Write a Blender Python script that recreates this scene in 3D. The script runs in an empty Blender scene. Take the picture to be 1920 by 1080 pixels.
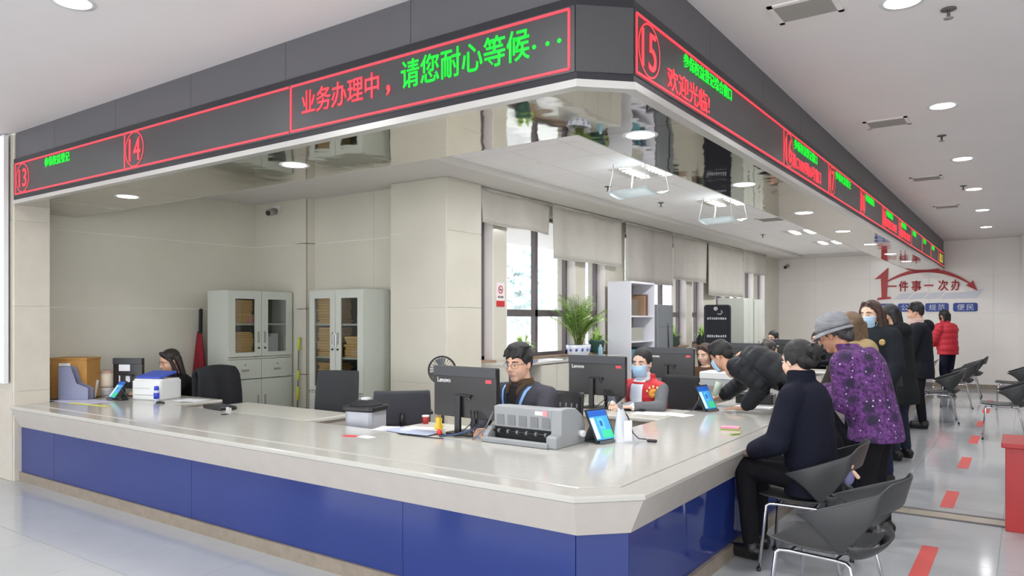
import bpy, bmesh, math, random
from mathutils import Vector, Matrix
from mathutils.bvhtree import BVHTree
random.seed(7)
PI = math.pi
S = bpy.context.scene
C = S.collection
R = math.radians

# ------------------------------------------------------------------ camera, world, light, exposure
CAM_H = 1.58
FPX = 1375.0                      # focal length in pixels of a 1920 wide frame
TH = math.atan2(965.0, 1375.0)    # heading, left of +Y
cam_d = bpy.data.cameras.new('camera')
cam_d.sensor_width = 36.0
cam_d.lens = FPX * 36.0 / 1920.0
cam_d.shift_y = 57.0 / 1920.0
cam_d.clip_end = 300
cam = bpy.data.objects.new('camera', cam_d)
cam.location = (0, 0, CAM_H)
cam.rotation_euler = (R(90), 0, TH)
C.objects.link(cam)
S.camera = cam

world = bpy.data.worlds.new('overcast_sky')
S.world = world
world.use_nodes = True
wb = world.node_tree.nodes['Background']
wb.inputs['Color'].default_value = (0.93, 0.96, 1.0, 1)
wb.inputs['Strength'].default_value = 5.0

S.view_settings.view_transform = 'Standard'
S.view_settings.look = 'None'
S.view_settings.gamma = 1.0
S.view_settings.use_curve_mapping = False
S.view_settings.exposure = 0.0

DOWNLIGHT_W = 15.0
SOFFIT_W = 5.0
GRILLE_W = 48.0

# ------------------------------------------------------------------ helpers
SN, CS = math.sin(TH), math.cos(TH)

def at(px, py, d):
    """world point seen at a photo pixel at a given distance along the view axis"""
    u = (px - 960) / FPX; v = (597 - py) / FPX
    return Vector(((-SN + u * CS) * d, (CS + u * SN) * d, CAM_H + v * d))

def atz(px, py, z):
    return at(px, py, (z - CAM_H) * FPX / (597 - py))

def srgb(c):
    return tuple(((x / 255) / 12.92 if x / 255 <= 0.04045 else ((x / 255 + 0.055) / 1.055) ** 2.4) for x in c)

MATS = {}
def mat(name, rgb, rough=0.5, metal=0.0, spec=0.5, var=0.0, vscale=8.0, bump=0.0, bscale=60.0, emit=0.0, coat=0.0, stretch=None, sheen=0.0):
    if name in MATS:
        return MATS[name]
    m = bpy.data.materials.new(name); m.use_nodes = True
    nt = m.node_tree; b = nt.nodes['Principled BSDF']
    col = srgb(rgb) + (1,)
    b.inputs['Base Color'].default_value = col
    b.inputs['Roughness'].default_value = rough
    b.inputs['Metallic'].default_value = metal
    b.inputs['Specular IOR Level'].default_value = spec
    if coat:
        b.inputs['Coat Weight'].default_value = coat
        b.inputs['Coat Roughness'].default_value = 0.05
    if sheen:
        b.inputs['Sheen Weight'].default_value = sheen
    if emit:
        b.inputs['Emission Color'].default_value = col
        b.inputs['Emission Strength'].default_value = emit
    if var or bump:
        tc = nt.nodes.new('ShaderNodeTexCoord')
        mp = nt.nodes.new('ShaderNodeMapping')
        if stretch: mp.inputs['Scale'].default_value = stretch
        nt.links.new(tc.outputs['Object'], mp.inputs['Vector'])
    if var:
        n = nt.nodes.new('ShaderNodeTexNoise'); n.inputs['Scale'].default_value = vscale; n.inputs['Detail'].default_value = 5
        nt.links.new(mp.outputs['Vector'], n.inputs['Vector'])
        r = nt.nodes.new('ShaderNodeValToRGB')
        lo = tuple(max(0, x * (1 - var)) for x in col[:3]); hi = tuple(min(1, x * (1 + var)) for x in col[:3])
        r.color_ramp.elements[0].position = 0.3; r.color_ramp.elements[1].position = 0.7
        r.color_ramp.elements[0].color = lo + (1,); r.color_ramp.elements[1].color = hi + (1,)
        nt.links.new(n.outputs['Fac'], r.inputs['Fac']); nt.links.new(r.outputs['Color'], b.inputs['Base Color'])
    if bump:
        n2 = nt.nodes.new('ShaderNodeTexNoise'); n2.inputs['Scale'].default_value = bscale; n2.inputs['Detail'].default_value = 3
        nt.links.new(mp.outputs['Vector'], n2.inputs['Vector'])
        bp = nt.nodes.new('ShaderNodeBump'); bp.inputs['Strength'].default_value = bump; bp.inputs['Distance'].default_value = 0.01
        nt.links.new(n2.outputs['Fac'], bp.inputs['Height']); nt.links.new(bp.outputs['Normal'], b.inputs['Normal'])
    MATS[name] = m
    return m

def glass_mat(name, tint=(1, 1, 1), refl=0.08, rough=0.02):
    if name in MATS: return MATS[name]
    m = bpy.data.materials.new(name); m.use_nodes = True
    nt = m.node_tree; nt.nodes.clear()
    o = nt.nodes.new('ShaderNodeOutputMaterial'); mx = nt.nodes.new('ShaderNodeMixShader')
    t = nt.nodes.new('ShaderNodeBsdfTransparent'); t.inputs['Color'].default_value = tint + (1,)
    g = nt.nodes.new('ShaderNodeBsdfGlossy'); g.inputs['Roughness'].default_value = rough
    mx.inputs[0].default_value = refl
    nt.links.new(t.outputs[0], mx.inputs[1]); nt.links.new(g.outputs[0], mx.inputs[2]); nt.links.new(mx.outputs[0], o.inputs[0])
    MATS[name] = m
    return m

class MB:
    """collects shapes; build() links them as ONE mesh object"""
    def __init__(s): s.v = []; s.f = []; s.sm = []
    def add(s, vs, fs, smooth=False):
        o = len(s.v); s.v += [tuple(p) for p in vs]
        for f in fs: s.f.append(tuple(i + o for i in f)); s.sm.append(smooth)
        return s
    def box(s, x0, y0, z0, x1, y1, z1):
        x0, x1 = min(x0, x1), max(x0, x1); y0, y1 = min(y0, y1), max(y0, y1); z0, z1 = min(z0, z1), max(z0, z1)
        return s.add([(x0, y0, z0), (x1, y0, z0), (x1, y1, z0), (x0, y1, z0), (x0, y0, z1), (x1, y0, z1), (x1, y1, z1), (x0, y1, z1)],
                     [(0, 3, 2, 1), (4, 5, 6, 7), (0, 1, 5, 4), (1, 2, 6, 5), (2, 3, 7, 6), (3, 0, 4, 7)])
    def cbox(s, c, sx, sy, sz):
        return s.box(c[0] - sx / 2, c[1] - sy / 2, c[2] - sz / 2, c[0] + sx / 2, c[1] + sy / 2, c[2] + sz / 2)
    def prism(s, poly, z0, z1, M=None):
        """polygon in XY (counter-clockwise) extruded along Z, optionally transformed"""
        n = len(poly); vs = [Vector((p[0], p[1], z0)) for p in poly] + [Vector((p[0], p[1], z1)) for p in poly]
        if M is not None: vs = [M @ v for v in vs]
        return s.add(vs, [tuple(reversed(range(n))), tuple(range(n, 2 * n))] + [(i, (i + 1) % n, n + (i + 1) % n, n + i) for i in range(n)])
    def tube(s, pts, r, n=8, caps=True, closed=False):
        pts = [Vector(p) for p in pts]; m = len(pts)
        rs = r if isinstance(r, (list, tuple)) else [r] * m
        rings = []; up = None
        for i, p in enumerate(pts):
            a = pts[(i - 1) % m] if (closed or i > 0) else p; b = pts[(i + 1) % m] if (closed or i < m - 1) else p
            t = (b - a); t = t.normalized() if t.length > 1e-9 else Vector((0, 0, 1))
            if up is None:
                up = Vector((0, 0, 1)) if abs(t.z) < 0.9 else Vector((1, 0, 0))
            x = t.cross(up)
            if x.length < 1e-6: x = t.cross(Vector((0, 1, 0)))
            x.normalize(); y = x.cross(t).normalized(); up = y
            rings.append([p + (x * math.cos(2 * PI * k / n) + y * math.sin(2 * PI * k / n)) * rs[i] for k in range(n)])
        vs = [v for g in rings for v in g]; fs = []
        for i in range(m if closed else m - 1):
            j = (i + 1) % m
            for k in range(n):
                l = (k + 1) % n
                fs.append((i * n + k, i * n + l, j * n + l, j * n + k))
        s.add(vs, fs, True)
        if caps and not closed:
            o = len(s.v) - len(vs)
            s.f.append(tuple(o + k for k in reversed(range(n)))); s.sm.append(False)
            s.f.append(tuple(o + (m - 1) * n + k for k in range(n))); s.sm.append(False)
        return s
    def cyl(s, p0, p1, r0, r1=None, n=16):
        return s.tube([p0, p1], [r0, r0 if r1 is None else r1], n)
    def lathe(s, prof, n=20, c=(0, 0, 0), sx=1.0, sy=1.0, smooth=True):
        vs = []; m = len(prof)
        for r, z in prof:
            for k in range(n):
                a = 2 * PI * k / n
                vs.append((c[0] + r * sx * math.cos(a), c[1] + r * sy * math.sin(a), c[2] + z))
        fs = [(i * n + k, i * n + (k + 1) % n, (i + 1) * n + (k + 1) % n, (i + 1) * n + k) for i in range(m - 1) for k in range(n)]
        s.add(vs, fs, smooth); o = len(s.v) - len(vs)
        if prof[0][0] > 1e-6: s.f.append(tuple(o + k for k in reversed(range(n)))); s.sm.append(False)
        if prof[-1][0] > 1e-6: s.f.append(tuple(o + (m - 1) * n + k for k in range(n))); s.sm.append(False)
        return s
    def grid(s, fn, nu, nv, smooth=True):
        vs = [fn(i / nu, j / nv) for i in range(nu + 1) for j in range(nv + 1)]; w = nv + 1
        return s.add(vs, [(i * w + j, (i + 1) * w + j, (i + 1) * w + j + 1, i * w + j + 1) for i in range(nu) for j in range(nv)], smooth)
    def ell(s, c, r, M=None, nu=14, nv=10):
        c = Vector(c); vs = []
        for j in range(1, nv):
            ph = PI * j / nv
            for k in range(nu):
                a = 2 * PI * k / nu
                p = Vector((r[0] * math.sin(ph) * math.cos(a), r[1] * math.sin(ph) * math.sin(a), r[2] * math.cos(ph)))
                vs.append(c + (M @ p if M is not None else p))
        t = Vector((0, 0, r[2])); b = -t
        vs.append(c + (M @ t if M is not None else t)); vs.append(c + (M @ b if M is not None else b))
        fs = []
        for j in range(nv - 2):
            for k in range(nu):
                l = (k + 1) % nu
                fs.append((j * nu + k, (j + 1) * nu + k, (j + 1) * nu + l, j * nu + l))
        T = len(vs) - 2
        for k in range(nu):
            l = (k + 1) % nu
            fs.append((T, k, l)); fs.append((T + 1, (nv - 2) * nu + l, (nv - 2) * nu + k))
        return s.add(vs, fs, True)
    def cap(s, p0, p1, r0, r1=None, n=10):
        """capsule with round ends"""
        r1 = r0 if r1 is None else r1; p0 = Vector(p0); p1 = Vector(p1); t = p1 - p0
        t = t.normalized() if t.length > 1e-6 else Vector((0, 0, 1))
        pts = []; rs = []
        for a in (80, 50, 25): pts.append(p0 - t * r0 * math.sin(R(a))); rs.append(r0 * math.cos(R(a)))
        pts += [p0, p1]; rs += [r0, r1]
        for a in (25, 50, 80): pts.append(p1 + t * r1 * math.sin(R(a))); rs.append(r1 * math.cos(R(a)))
        return s.tube(pts, rs, n)
    def loft(s, rings, n=18):
        """rings: (centre, rx, ry, axis_x, axis_y); closed at both ends"""
        vs = []
        for c, rx, ry, ax, ay in rings:
            for k in range(n):
                a = 2 * PI * k / n
                vs.append(Vector(c) + ax * rx * math.cos(a) + ay * ry * math.sin(a))
        m = len(rings)
        fs = [(i * n + k, i * n + (k + 1) % n, (i + 1) * n + (k + 1) % n, (i + 1) * n + k) for i in range(m - 1) for k in range(n)]
        fs.append(tuple(reversed(range(n)))); fs.append(tuple((m - 1) * n + k for k in range(n)))
        return s.add(vs, fs, True)
    def mesh(s, name):
        me = bpy.data.meshes.new(name); me.from_pydata(s.v, [], s.f); me.update()
        me.polygons.foreach_set('use_smooth', s.sm)
        return me
    def build(s, name, m, parent=None, bevel=0.0, seg=2, solid=0.0, sub=0, loc=None, rot=None, kind=None, fix=True):
        me = s.mesh(name)
        if fix and not solid:
            b = bmesh.new(); b.from_mesh(me); bmesh.ops.recalc_face_normals(b, faces=b.faces); b.to_mesh(me); b.free()
        me.materials.append(m)
        o = bpy.data.objects.new(name, me); C.objects.link(o)
        if parent is not None: o.parent = parent
        if loc is not None: o.location = loc
        if rot is not None: o.rotation_euler = rot
        if solid:
            q = o.modifiers.new('thickness', 'SOLIDIFY'); q.thickness = solid; q.offset = 0
        if sub:
            q = o.modifiers.new('smooth', 'SUBSURF'); q.levels = sub; q.render_levels = sub
        if bevel:
            q = o.modifiers.new('edge', 'BEVEL'); q.width = bevel; q.segments = seg; q.limit_method = 'ANGLE'; q.angle_limit = R(40)
        if kind: o['kind'] = kind
        return o

def tag(o, label=None, cat=None, group=None, kind=None):
    if label: o['label'] = label
    if cat: o['category'] = cat
    if group: o['group'] = group
    if kind: o['kind'] = kind
    return o

def thing(name, label, cat, loc=(0, 0, 0), rz=0.0, group=None):
    o = bpy.data.objects.new(name, None); o.empty_display_size = 0.1; C.objects.link(o)
    o.location = loc; o.rotation_euler = (0, 0, rz)
    return tag(o, label, cat, group)

def structure(name, label=None):
    o = bpy.data.objects.new(name, None); o.empty_display_size = 0.1; C.objects.link(o)
    o['kind'] = 'structure'
    if label: o['label'] = label
    return o

def copy_tree(o, parent=None):
    c = o.copy(); C.objects.link(c); c.parent = parent
    for ch in list(o.children): copy_tree(ch, c)
    return c

def clone(src, loc, rz, label, group=None):
    c = copy_tree(src); c.location = loc; c.rotation_euler = (0, 0, rz); c['label'] = label
    if group: c['group'] = group
    return c

def inst(me, name, parent, loc=(0, 0, 0), rot=(0, 0, 0), scale=(1, 1, 1)):
    o = bpy.data.objects.new(name, me); C.objects.link(o); o.parent = parent
    o.location = loc; o.rotation_euler = rot; o.scale = scale
    return o

def text(name, s, m, parent, w, h, loc, rot=(R(90), 0, 0), depth=0.002, bold=0.0, spacing=1.0, kind=None, mirror=False):
    """lettering fitted into a w x h box centred at loc; lies in the local XZ plane facing -Y"""
    cu = bpy.data.curves.new(name, 'FONT'); cu.body = s; cu.size = 1.0; cu.extrude = 0.0; cu.offset = bold; cu.space_character = spacing
    cu.resolution_u = 3
    to = bpy.data.objects.new(name + '_tmp', cu); C.objects.link(to)
    dg = bpy.context.evaluated_depsgraph_get()
    me = bpy.data.meshes.new_from_object(to.evaluated_get(dg)); me.name = name
    bpy.data.objects.remove(to); bpy.data.curves.remove(cu)
    if not me.vertices: return None
    xs = [v.co.x for v in me.vertices]; ys = [v.co.y for v in me.vertices]
    x0, x1, y0, y1 = min(xs), max(xs), min(ys), max(ys)
    for v in me.vertices:
        v.co = Vector(((v.co.x - (x0 + x1) / 2) / max(1e-6, x1 - x0) * w, (v.co.y - (y0 + y1) / 2) / max(1e-6, y1 - y0) * h, 0))
    b = bmesh.new(); b.from_mesh(me)
    g = bmesh.ops.extrude_face_region(b, geom=b.faces[:])
    bmesh.ops.translate(b, verts=[e for e in g['geom'] if isinstance(e, bmesh.types.BMVert)], vec=(0, 0, depth))
    b.to_mesh(me); b.free()
    me.materials.clear(); me.materials.append(m)
    o = bpy.data.objects.new(name, me); C.objects.link(o); o.parent = parent; o.location = loc; o.rotation_euler = rot
    return o

def rbox(w, d, h, r=0.02, n=3):
    """rounded rectangle outline polygon"""
    p = []
    for cx, cy, a0 in ((w / 2 - r, d / 2 - r, 0), (-w / 2 + r, d / 2 - r, 90), (-w / 2 + r, -d / 2 + r, 180), (w / 2 - r, -d / 2 + r, 270)):
        for k in range(n + 1):
            a = R(a0 + 90 * k / n); p.append((cx + r * math.cos(a), cy + r * math.sin(a)))
    return p

# ------------------------------------------------------------------ materials
M_ceil = mat('painted_ceiling', (236, 232, 231), 0.7, var=0.015, vscale=1.5)
M_grey = mat('grey_fascia_paint', (92, 91, 95), 0.45, var=0.02, vscale=3)
M_screen = mat('led_screen', (66, 66, 68), 0.33, bump=0.25, bscale=420, spec=0.6)
M_black = mat('black_housing', (36, 36, 42), 0.4)
M_red_led = mat('red_led', (255, 58, 70), 0.5, emit=1.05)
M_green_led = mat('green_led', (10, 235, 50), 0.5, emit=0.75)
M_yellow_led = mat('yellow_led', (210, 200, 60), 0.5, emit=0.7)
M_steel = mat('polished_steel', (196, 192, 184), 0.04, metal=1.0, bump=0.55, bscale=1.4)
M_lip = mat('brushed_steel_lip', (214, 212, 208), 0.3, metal=0.6)
M_wall = mat('beige_wall_tile', (208, 204, 190), 0.14, var=0.03, vscale=2.2, spec=0.5)
M_grout = mat('pale_grout', (240, 238, 230), 0.7)
M_wall_far = mat('far_wall_tile', (236, 231, 225), 0.2, var=0.02, vscale=2)
M_groutf = mat('far_grout', (220, 216, 208), 0.7)
M_floor = mat('polished_floor_tile', (178, 181, 183), 0.1, var=0.03, vscale=3, spec=0.55)
M_floor_in = mat('inner_floor', (214, 212, 207), 0.25, var=0.03)
M_joint = mat('floor_joint', (168, 168, 167), 0.6)
M_stone = mat('cream_stone', (190, 188, 181), 0.12, var=0.02, vscale=14, spec=0.5)
M_stone2 = mat('cream_stone_edge', (196, 189, 181), 0.2, var=0.03, vscale=9, spec=0.45)
M_desk = mat('cream_desk', (200, 198, 188), 0.22, var=0.02)
M_deskside = mat('desk_side', (190, 180, 168), 0.4)
M_blue = mat('blue_back_painted_glass', (40, 57, 122), 0.05, spec=0.4, var=0.03, vscale=2)
M_skirt = mat('brown_stone_skirting', (142, 130, 116), 0.3, var=0.12, vscale=18)
M_tile = mat('ceiling_tile', (244, 242, 242), 0.75, var=0.01)
M_tgap = mat('ceiling_tile_gap', (190, 188, 186), 0.8)
M_beam = mat('white_plaster', (216, 213, 208), 0.7)
M_white = mat('white_plastic', (226, 228, 228), 0.4)
M_whitep = mat('white_paper', (238, 240, 246), 0.7)
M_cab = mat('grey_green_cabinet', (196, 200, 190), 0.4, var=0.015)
M_dark = mat('black_plastic', (32, 32, 34), 0.35)
M_darkm = mat('matte_black', (28, 28, 31), 0.7)
M_chrome = mat('chrome', (205, 205, 210), 0.12, metal=1.0)
M_lamp = mat('lamp_diffuser', (255, 250, 255), 0.5, emit=14.0)
M_vent = mat('vent_grey', (150, 146, 140), 0.5)
M_ventd = mat('vent_dark', (92, 90, 88), 0.6)
M_frame = mat('window_frame_aluminium', (112, 104, 108), 0.35, metal=0.3)
M_reveal = mat('white_reveal', (230, 224, 222), 0.6)
M_sill = mat('brown_sill', (150, 122, 100), 0.4, var=0.06)
M_blind = mat('blind_fabric', (192, 188, 180), 0.85, bump=0.15, bscale=300, var=0.03)
M_pane = glass_mat('window_glass', (0.97, 0.98, 1.0), 0.05)
M_dglass = glass_mat('cabinet_glass', (0.86, 0.87, 0.87), 0.06)
M_chair = mat('charcoal_shell', (52, 53, 54), 0.42, bump=0.08, bscale=200)
M_mesh = mat('dark_mesh_fabric', (48, 49, 52), 0.75, bump=0.3, bscale=400)
M_redp = mat('red_paint', (176, 42, 44), 0.35, var=0.04)
M_redt = mat('red_tape', (205, 72, 66), 0.45)
M_green = mat('backlit_leaf_green', (150, 190, 92), 0.5, var=0.2, vscale=12)  # green brightened in place of daylight shining through the leaves
M_green2 = mat('backlit_leaf_green_pale', (196, 222, 136), 0.5, var=0.2, vscale=12)  # paler still, the same backlight put into the colour
M_stem = mat('plant_stem', (110, 120, 60), 0.6)
M_soil = mat('potting_soil', (70, 56, 44), 0.9)
# ================================================================== THE SETTING
ZC = 3.37          # hall ceiling
ZS = 2.68          # mirror soffit
ZB = 3.10          # plaster band over the offices
ZT = 3.15          # tiled ceiling over the offices
YF = 19.5          # far wall
LX, LY = -1.55, 3.03   # planes of the two long display faces

# ---- floor: tiles in the hall, plain inside the counter
fl = structure('floor')
MB().box(-14, -5, -0.12, 5, YF, -0.004).build('floor_bed', M_joint, fl)
MB().box(-8.5, 3.25, -0.004, -1.9, YF, 0.0).build('inner_floor', M_floor_in, fl)
tm = MB().box(-0.3985, -0.3985, -0.004, 0.3985, 0.3985, 0.0).mesh('floor_tile'); tm.materials.append(M_floor)
for i in range(-16, 5):
    for j in range(-3, 25):
        x, y = i * 0.8 + 0.25, j * 0.8 + 0.33
        if (y + 0.4 <= 3.3 and x > -11.5) or x - 0.4 >= -2.05:
            d = -x * SN + y * CS
            if d > -1.2 and abs(x * CS + y * SN) < 0.95 * max(d, 0) + 2.4 and x < 2.8:
                inst(tm, 'floor_tile', fl, (x, y, 0))
M_thr = mat('threshold_strip', (172, 164, 148), 0.25, var=0.05)
th_ = structure('trim_1')
MB().box(-1.68, 6.70, 0.0, 5, 6.88, 0.004).build('threshold_strip', M_thr, th_)
MB().box(-1.68, 6.66, 0.0, 5, 6.70, 0.006).build('threshold_rail', M_ventd, th_)
MB().box(-1.68, 6.88, 0.0, 5, 6.92, 0.006).build('threshold_rail', M_ventd, th_)

# ---- ceilings
ce = structure('ceiling')
MB().box(-14, -5, ZC, 5, LY + 0.03, ZC + 0.15).build('plaster_slab', M_ceil, ce)
MB().box(LX - 0.03, LY + 0.03, ZC, 5, YF, ZC + 0.15).build('plaster_slab', M_ceil, ce)
MB().box(-8.6, 3.8, ZT + 0.02, -2.1, YF, ZT + 0.1).build('tile_backing', M_tgap, ce)
MB().box(-8.6, 3.8, ZB, -4.58, 18.9, ZT + 0.03).build('plaster_band', M_beam, ce)
MB().box(-5.3, 18.9, ZB, -2.15, YF, ZT + 0.03).build('plaster_band', M_beam, ce)
cm = MB().box(-0.297, -0.297, 0, 0.297, 0.297, 0.02).mesh('ceiling_tile'); cm.materials.append(M_tile)
for i in range(4):
    for j in range(25):
        inst(cm, 'ceiling_tile', ce, (-4.28 + i * 0.6, 4.15 + j * 0.6, ZT))
# light cove lip running along the band
MB().box(-4.60, 5.2, ZB - 0.02, -4.56, 18.9, ZT).build('band_edge', M_beam, ce)

# ---- bulkhead over the counter: grey fascia panels, steel lip, mirror soffit
def band(t_out, t_in, a=-8.0, b=YF):
    """plan outline of a strip that follows the display faces"""
    k = 0.414
    def off(t): return [(a, LY + t), (-1.75 - k * t, LY + t), (LX - t, 3.23 + k * t), (LX - t, b)]
    o = off(t_out); i = off(t_in)
    return o + list(reversed(i))

bk = structure('bulkhead', 'grey bulkhead with a polished steel soffit above the counter')
MB().prism(band(0.03, 0.12), 2.72, ZC).build('bulkhead_core', M_grey, bk)
xs = [-8.0, -7.18, -6.095, -5.011, -3.927, -2.833, -1.75]
for a, b in zip(xs[:-1], xs[1:]):
    MB().box(a + 0.002, LY + 0.015, 3.115, b - 0.002, LY + 0.04, ZC).build('fascia_panel', M_grey, bk)
MB().prism([(-1.754, LY + 0.015), (LX - 0.015, 3.227), (LX - 0.04, 3.237), (-1.764, LY + 0.04)], 3.115, ZC).build('fascia_panel', M_grey, bk)
y = 3.23
while y < YF:
    MB().box(LX - 0.04, y + 0.002, 3.115, LX - 0.015, min(y + 1.083, YF) - 0.002, ZC).build('fascia_panel', M_grey, bk); y += 1.083
MB().prism(band(-0.012, 0.05), ZS, 2.716).build('steel_lip', M_lip, bk)
# soffit sheets
ys = [3.92, 5.9, 8.0, 10.1, 12.2, 14.3, 16.4, YF]
for a, b in zip(ys[:-1], ys[1:]):
    MB().box(-2.2, a + 0.0015, ZS, LX - 0.05, b - 0.0015, ZS + 0.02).build('soffit_sheet', M_steel, bk)
for a, b in ((-8.5, -6.2), (-6.2, -4.1), (-4.1, -2.2)):
    MB().box(a + 0.0015, LY + 0.05, ZS, b - 0.0015, 3.82, ZS + 0.02).build('soffit_sheet', M_steel, bk)
MB().prism([(-2.1985, LY + 0.05), (-1.77, LY + 0.05), (LX - 0.05, 3.25), (LX - 0.05, 3.9185), (-2.1985, 3.9185)], ZS, ZS + 0.02).build('soffit_sheet', M_steel, bk)
MB().box(-8.5, 3.80, ZS + 0.001, -2.2, 3.83, ZT + 0.05).build('riser', M_beam, bk)
MB().box(-2.22, 3.80, ZS + 0.001, -2.19, YF, ZT + 0.05).build('riser', M_beam, bk)

# ---- walls faced with large glossy tiles
ROWS = [(0.0, 0.87), (0.87, 1.70), (1.70, 2.53), (2.53, 3.36)]
def tiled_wall(name, axis, c, lo, hi, step, sgn, top, m=None, g=None, start=None):
    """axis 'x': wall runs along X at y=c; axis 'y': runs along Y at x=c; sgn: side the face looks to"""
    m = m or M_wall; g = g or M_grout
    w = structure(name)
    th = 0.2
    if axis == 'x': MB().box(lo, c, 0, hi, c - sgn * th, top).build('wall_core', g, w)
    else: MB().box(c, lo, 0, c - sgn * th, hi, top).build('wall_core', g, w)
    t = lo if start is None else start
    while t < hi - 0.02:
        a, b = max(t, lo), min(t + step, hi)
        if b - a > 0.03:
            for z0, z1 in ROWS:
                z1 = min(z1, top)
                if z1 - z0 < 0.03: continue
                gp = 0.0035
                if axis == 'x': MB().box(a + gp, c, z0 + gp, b - gp, c + sgn * 0.006, z1 - gp).build('wall_tile', m, w)
                else: MB().box(c, a + gp, z0 + gp, c + sgn * 0.006, b - gp, z1 - gp).build('wall_tile', m, w)
        t += step
    return w
tiled_wall('wall_left', 'y', -8.5, 3.3, 6.09, 3.0, 1, ZB + 0.05)
tiled_wall('wall_back', 'x', 6.09, -8.5, -7.44, 1.06, -1, ZB + 0.05)
tiled_wall('wall_return', 'y', -7.44, 6.09, 6.22, 0.13, 1, ZB + 0.05)
tiled_wall('wall_inner', 'x', 6.22, -7.44, -5.85, 1.06, -1, ZB + 0.05)
# big pillar in front of the windows
pl = structure('pillar', 'square beige tiled pillar between cabinets and windows')
MB().box(-5.90, 6.02, 0, -5.08, 6.62, ZB + 0.04).build('pillar_core', M_grout, pl)
for z0, z1 in ROWS:
    z1 = min(z1, ZB); gp = 0.003
    MB().box(-5.90 + gp, 6.01, z0 + gp, -5.08 - gp, 6.02, z1 - gp).build('pillar_tile', M_wall, pl)
    MB().box(-5.08, 6.02 + gp, z0 + gp, -5.07, 6.62 - gp, z1 - gp).build('pillar_tile', M_wall, pl)
# pillar at the left end of the counter
M_pilL = mat('left_pillar_tile', (206, 199, 186), 0.16, var=0.03)
p2 = structure('pillar_end', 'beige tiled pillar closing the left end of the counter')
MB().box(-8.75, 3.04, 0, -8.03, 3.36, ZC).build('pillar_core', M_grout, p2)
for z0, z1 in ROWS:
    z1 = min(z1, ZC - 0.01); gp = 0.003
    MB().box(-8.75 + gp, 3.03, z0 + gp, -8.03 - gp, 3.04, z1 - gp).build('pillar_tile', M_pilL, p2)
    MB().box(-8.03, 3.04 + gp, z0 + gp, -8.02, 3.36 - gp, z1 - gp).build('pillar_tile', M_pilL, p2)

tiled_wall('wall_far', 'x', YF, -5.6, 5.0, 1.25, -1, ZC, M_wall_far, M_groutf)
MB().box(-5.6, YF - 0.012, 0, 5.0, YF, 0.1).build('baseboard_far', M_skirt, structure('baseboard_far'))
pr = structure('pilaster_far', 'shallow tiled pilaster at the right end of the far wall')
MB().box(-0.08, YF - 0.25, 0, 1.2, YF, ZC).build('pilaster_core', M_wall_far, pr)
wr = structure('wall_right')
MB().box(5.0, 0.4, 0, 5.2, YF, ZC).build('wall_core', M_wall_far, wr)
MB().box(5.0, -5, 2.8, 5.2, 0.4, ZC).build('wall_head', M_wall_far, wr)  # opening under this head is invented, letting daylight onto the left wall
MB().box(5.0, -5, 0, 5.2, 0.4, 0.3).build('wall_base', M_wall_far, wr)

wf = structure('wall_front')
for a, b in ((-14, -13.2), (-9.7, -9.1), (-5.1, -4.5), (-0.5, 0.1), (4.5, 5.0)):
    MB().box(a, -5.2, 0, b, -5, ZC).build('wall_core', M_wall_far, wf)
MB().box(-14, -5.2, 2.75, 5, -5.001, ZC).build('wall_head', M_wall_far, wf)
wl = structure('wall_hall_left')
MB().box(-14.2, -5, 0, -14, 3.4, ZC).build('wall_core', M_wall_far, wl)
MB().box(-14, 3.2, 0, -8.75, 3.4, ZC).build('wall_core', M_wall_far, wl)

# ---- window wall: piers, openings, frames, panes, sills
XW, XG = -5.25, -5.41
OPEN = []
for k in range(3):
    s = 4.15 * k
    OPEN += [(6.45 + s, 7.09 + s, 'n'), (7.36 + s, 9.05 + s, 'w'), (9.33 + s, 9.95 + s, 'n')]
SILL, WTOP = 1.08, 2.95
ww = structure('wall_window')
MB().box(XW, 6.3, 0, XW - 0.3, YF, SILL - 0.03).build('wall_below_windows', M_wall, ww)
MB().box(XW, 6.3, WTOP, XW - 0.3, YF, ZT + 0.05).build('wall_above_windows', M_wall, ww)
edges = [6.3] + [e for o in OPEN for e in o[:2]] + [YF]
for a, b in zip(edges[0::2], edges[1::2]):
    MB().box(XW, a, SILL - 0.03, XW - 0.3, b, WTOP).build('pier', M_wall, ww)
for n, (a, b, kd) in enumerate(OPEN):
    w = structure('window_%d' % (n + 1))
    MB().box(XW, b - 0.012, SILL, XG + 0.02, b, WTOP).box(XW, a, SILL, XG + 0.02, a + 0.012, WTOP).build('reveal', M_reveal, w)
    MB().box(XW + 0.05, a, SILL - 0.03, XG - 0.14, b, SILL).build('window_sill', M_sill, w, bevel=0.006)
    f = MB(); fw = 0.045
    f.box(XG - 0.03, a + 0.012, SILL, XG + 0.03, a + 0.012 + fw, WTOP).box(XG - 0.03, b - 0.012 - fw, SILL, XG + 0.03, b - 0.012, WTOP)
    f.box(XG - 0.03, a, SILL, XG + 0.03, b, SILL + fw).box(XG - 0.03, a, WTOP - fw, XG + 0.03, b, WTOP)
    f.build('window_frame', M_frame, w)
    MB().box(XG - 0.035, a + 0.05, 1.605, XG + 0.035, b - 0.05, 1.695).build('transom', M_frame, w)
    cuts = [a + 0.055, b - 0.055]
    if kd == 'w':
        mid = a + 0.87 if n == 1 else (a + b) / 2
        MB().box(XG - 0.035, mid - 0.03, SILL + fw, XG + 0.035, mid + 0.03, WTOP - fw).build('mullion', M_frame, w)
        cuts = [a + 0.055, mid, b - 0.055]
    for c0, c1 in zip(cuts[:-1], cuts[1:]):
        for z0, z1 in ((SILL + fw, 1.61), (1.69, WTOP - fw)):
            MB().box(XG - 0.003, c0, z0, XG + 0.003, c1, z1).build('pane', M_pane, w)

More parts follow.
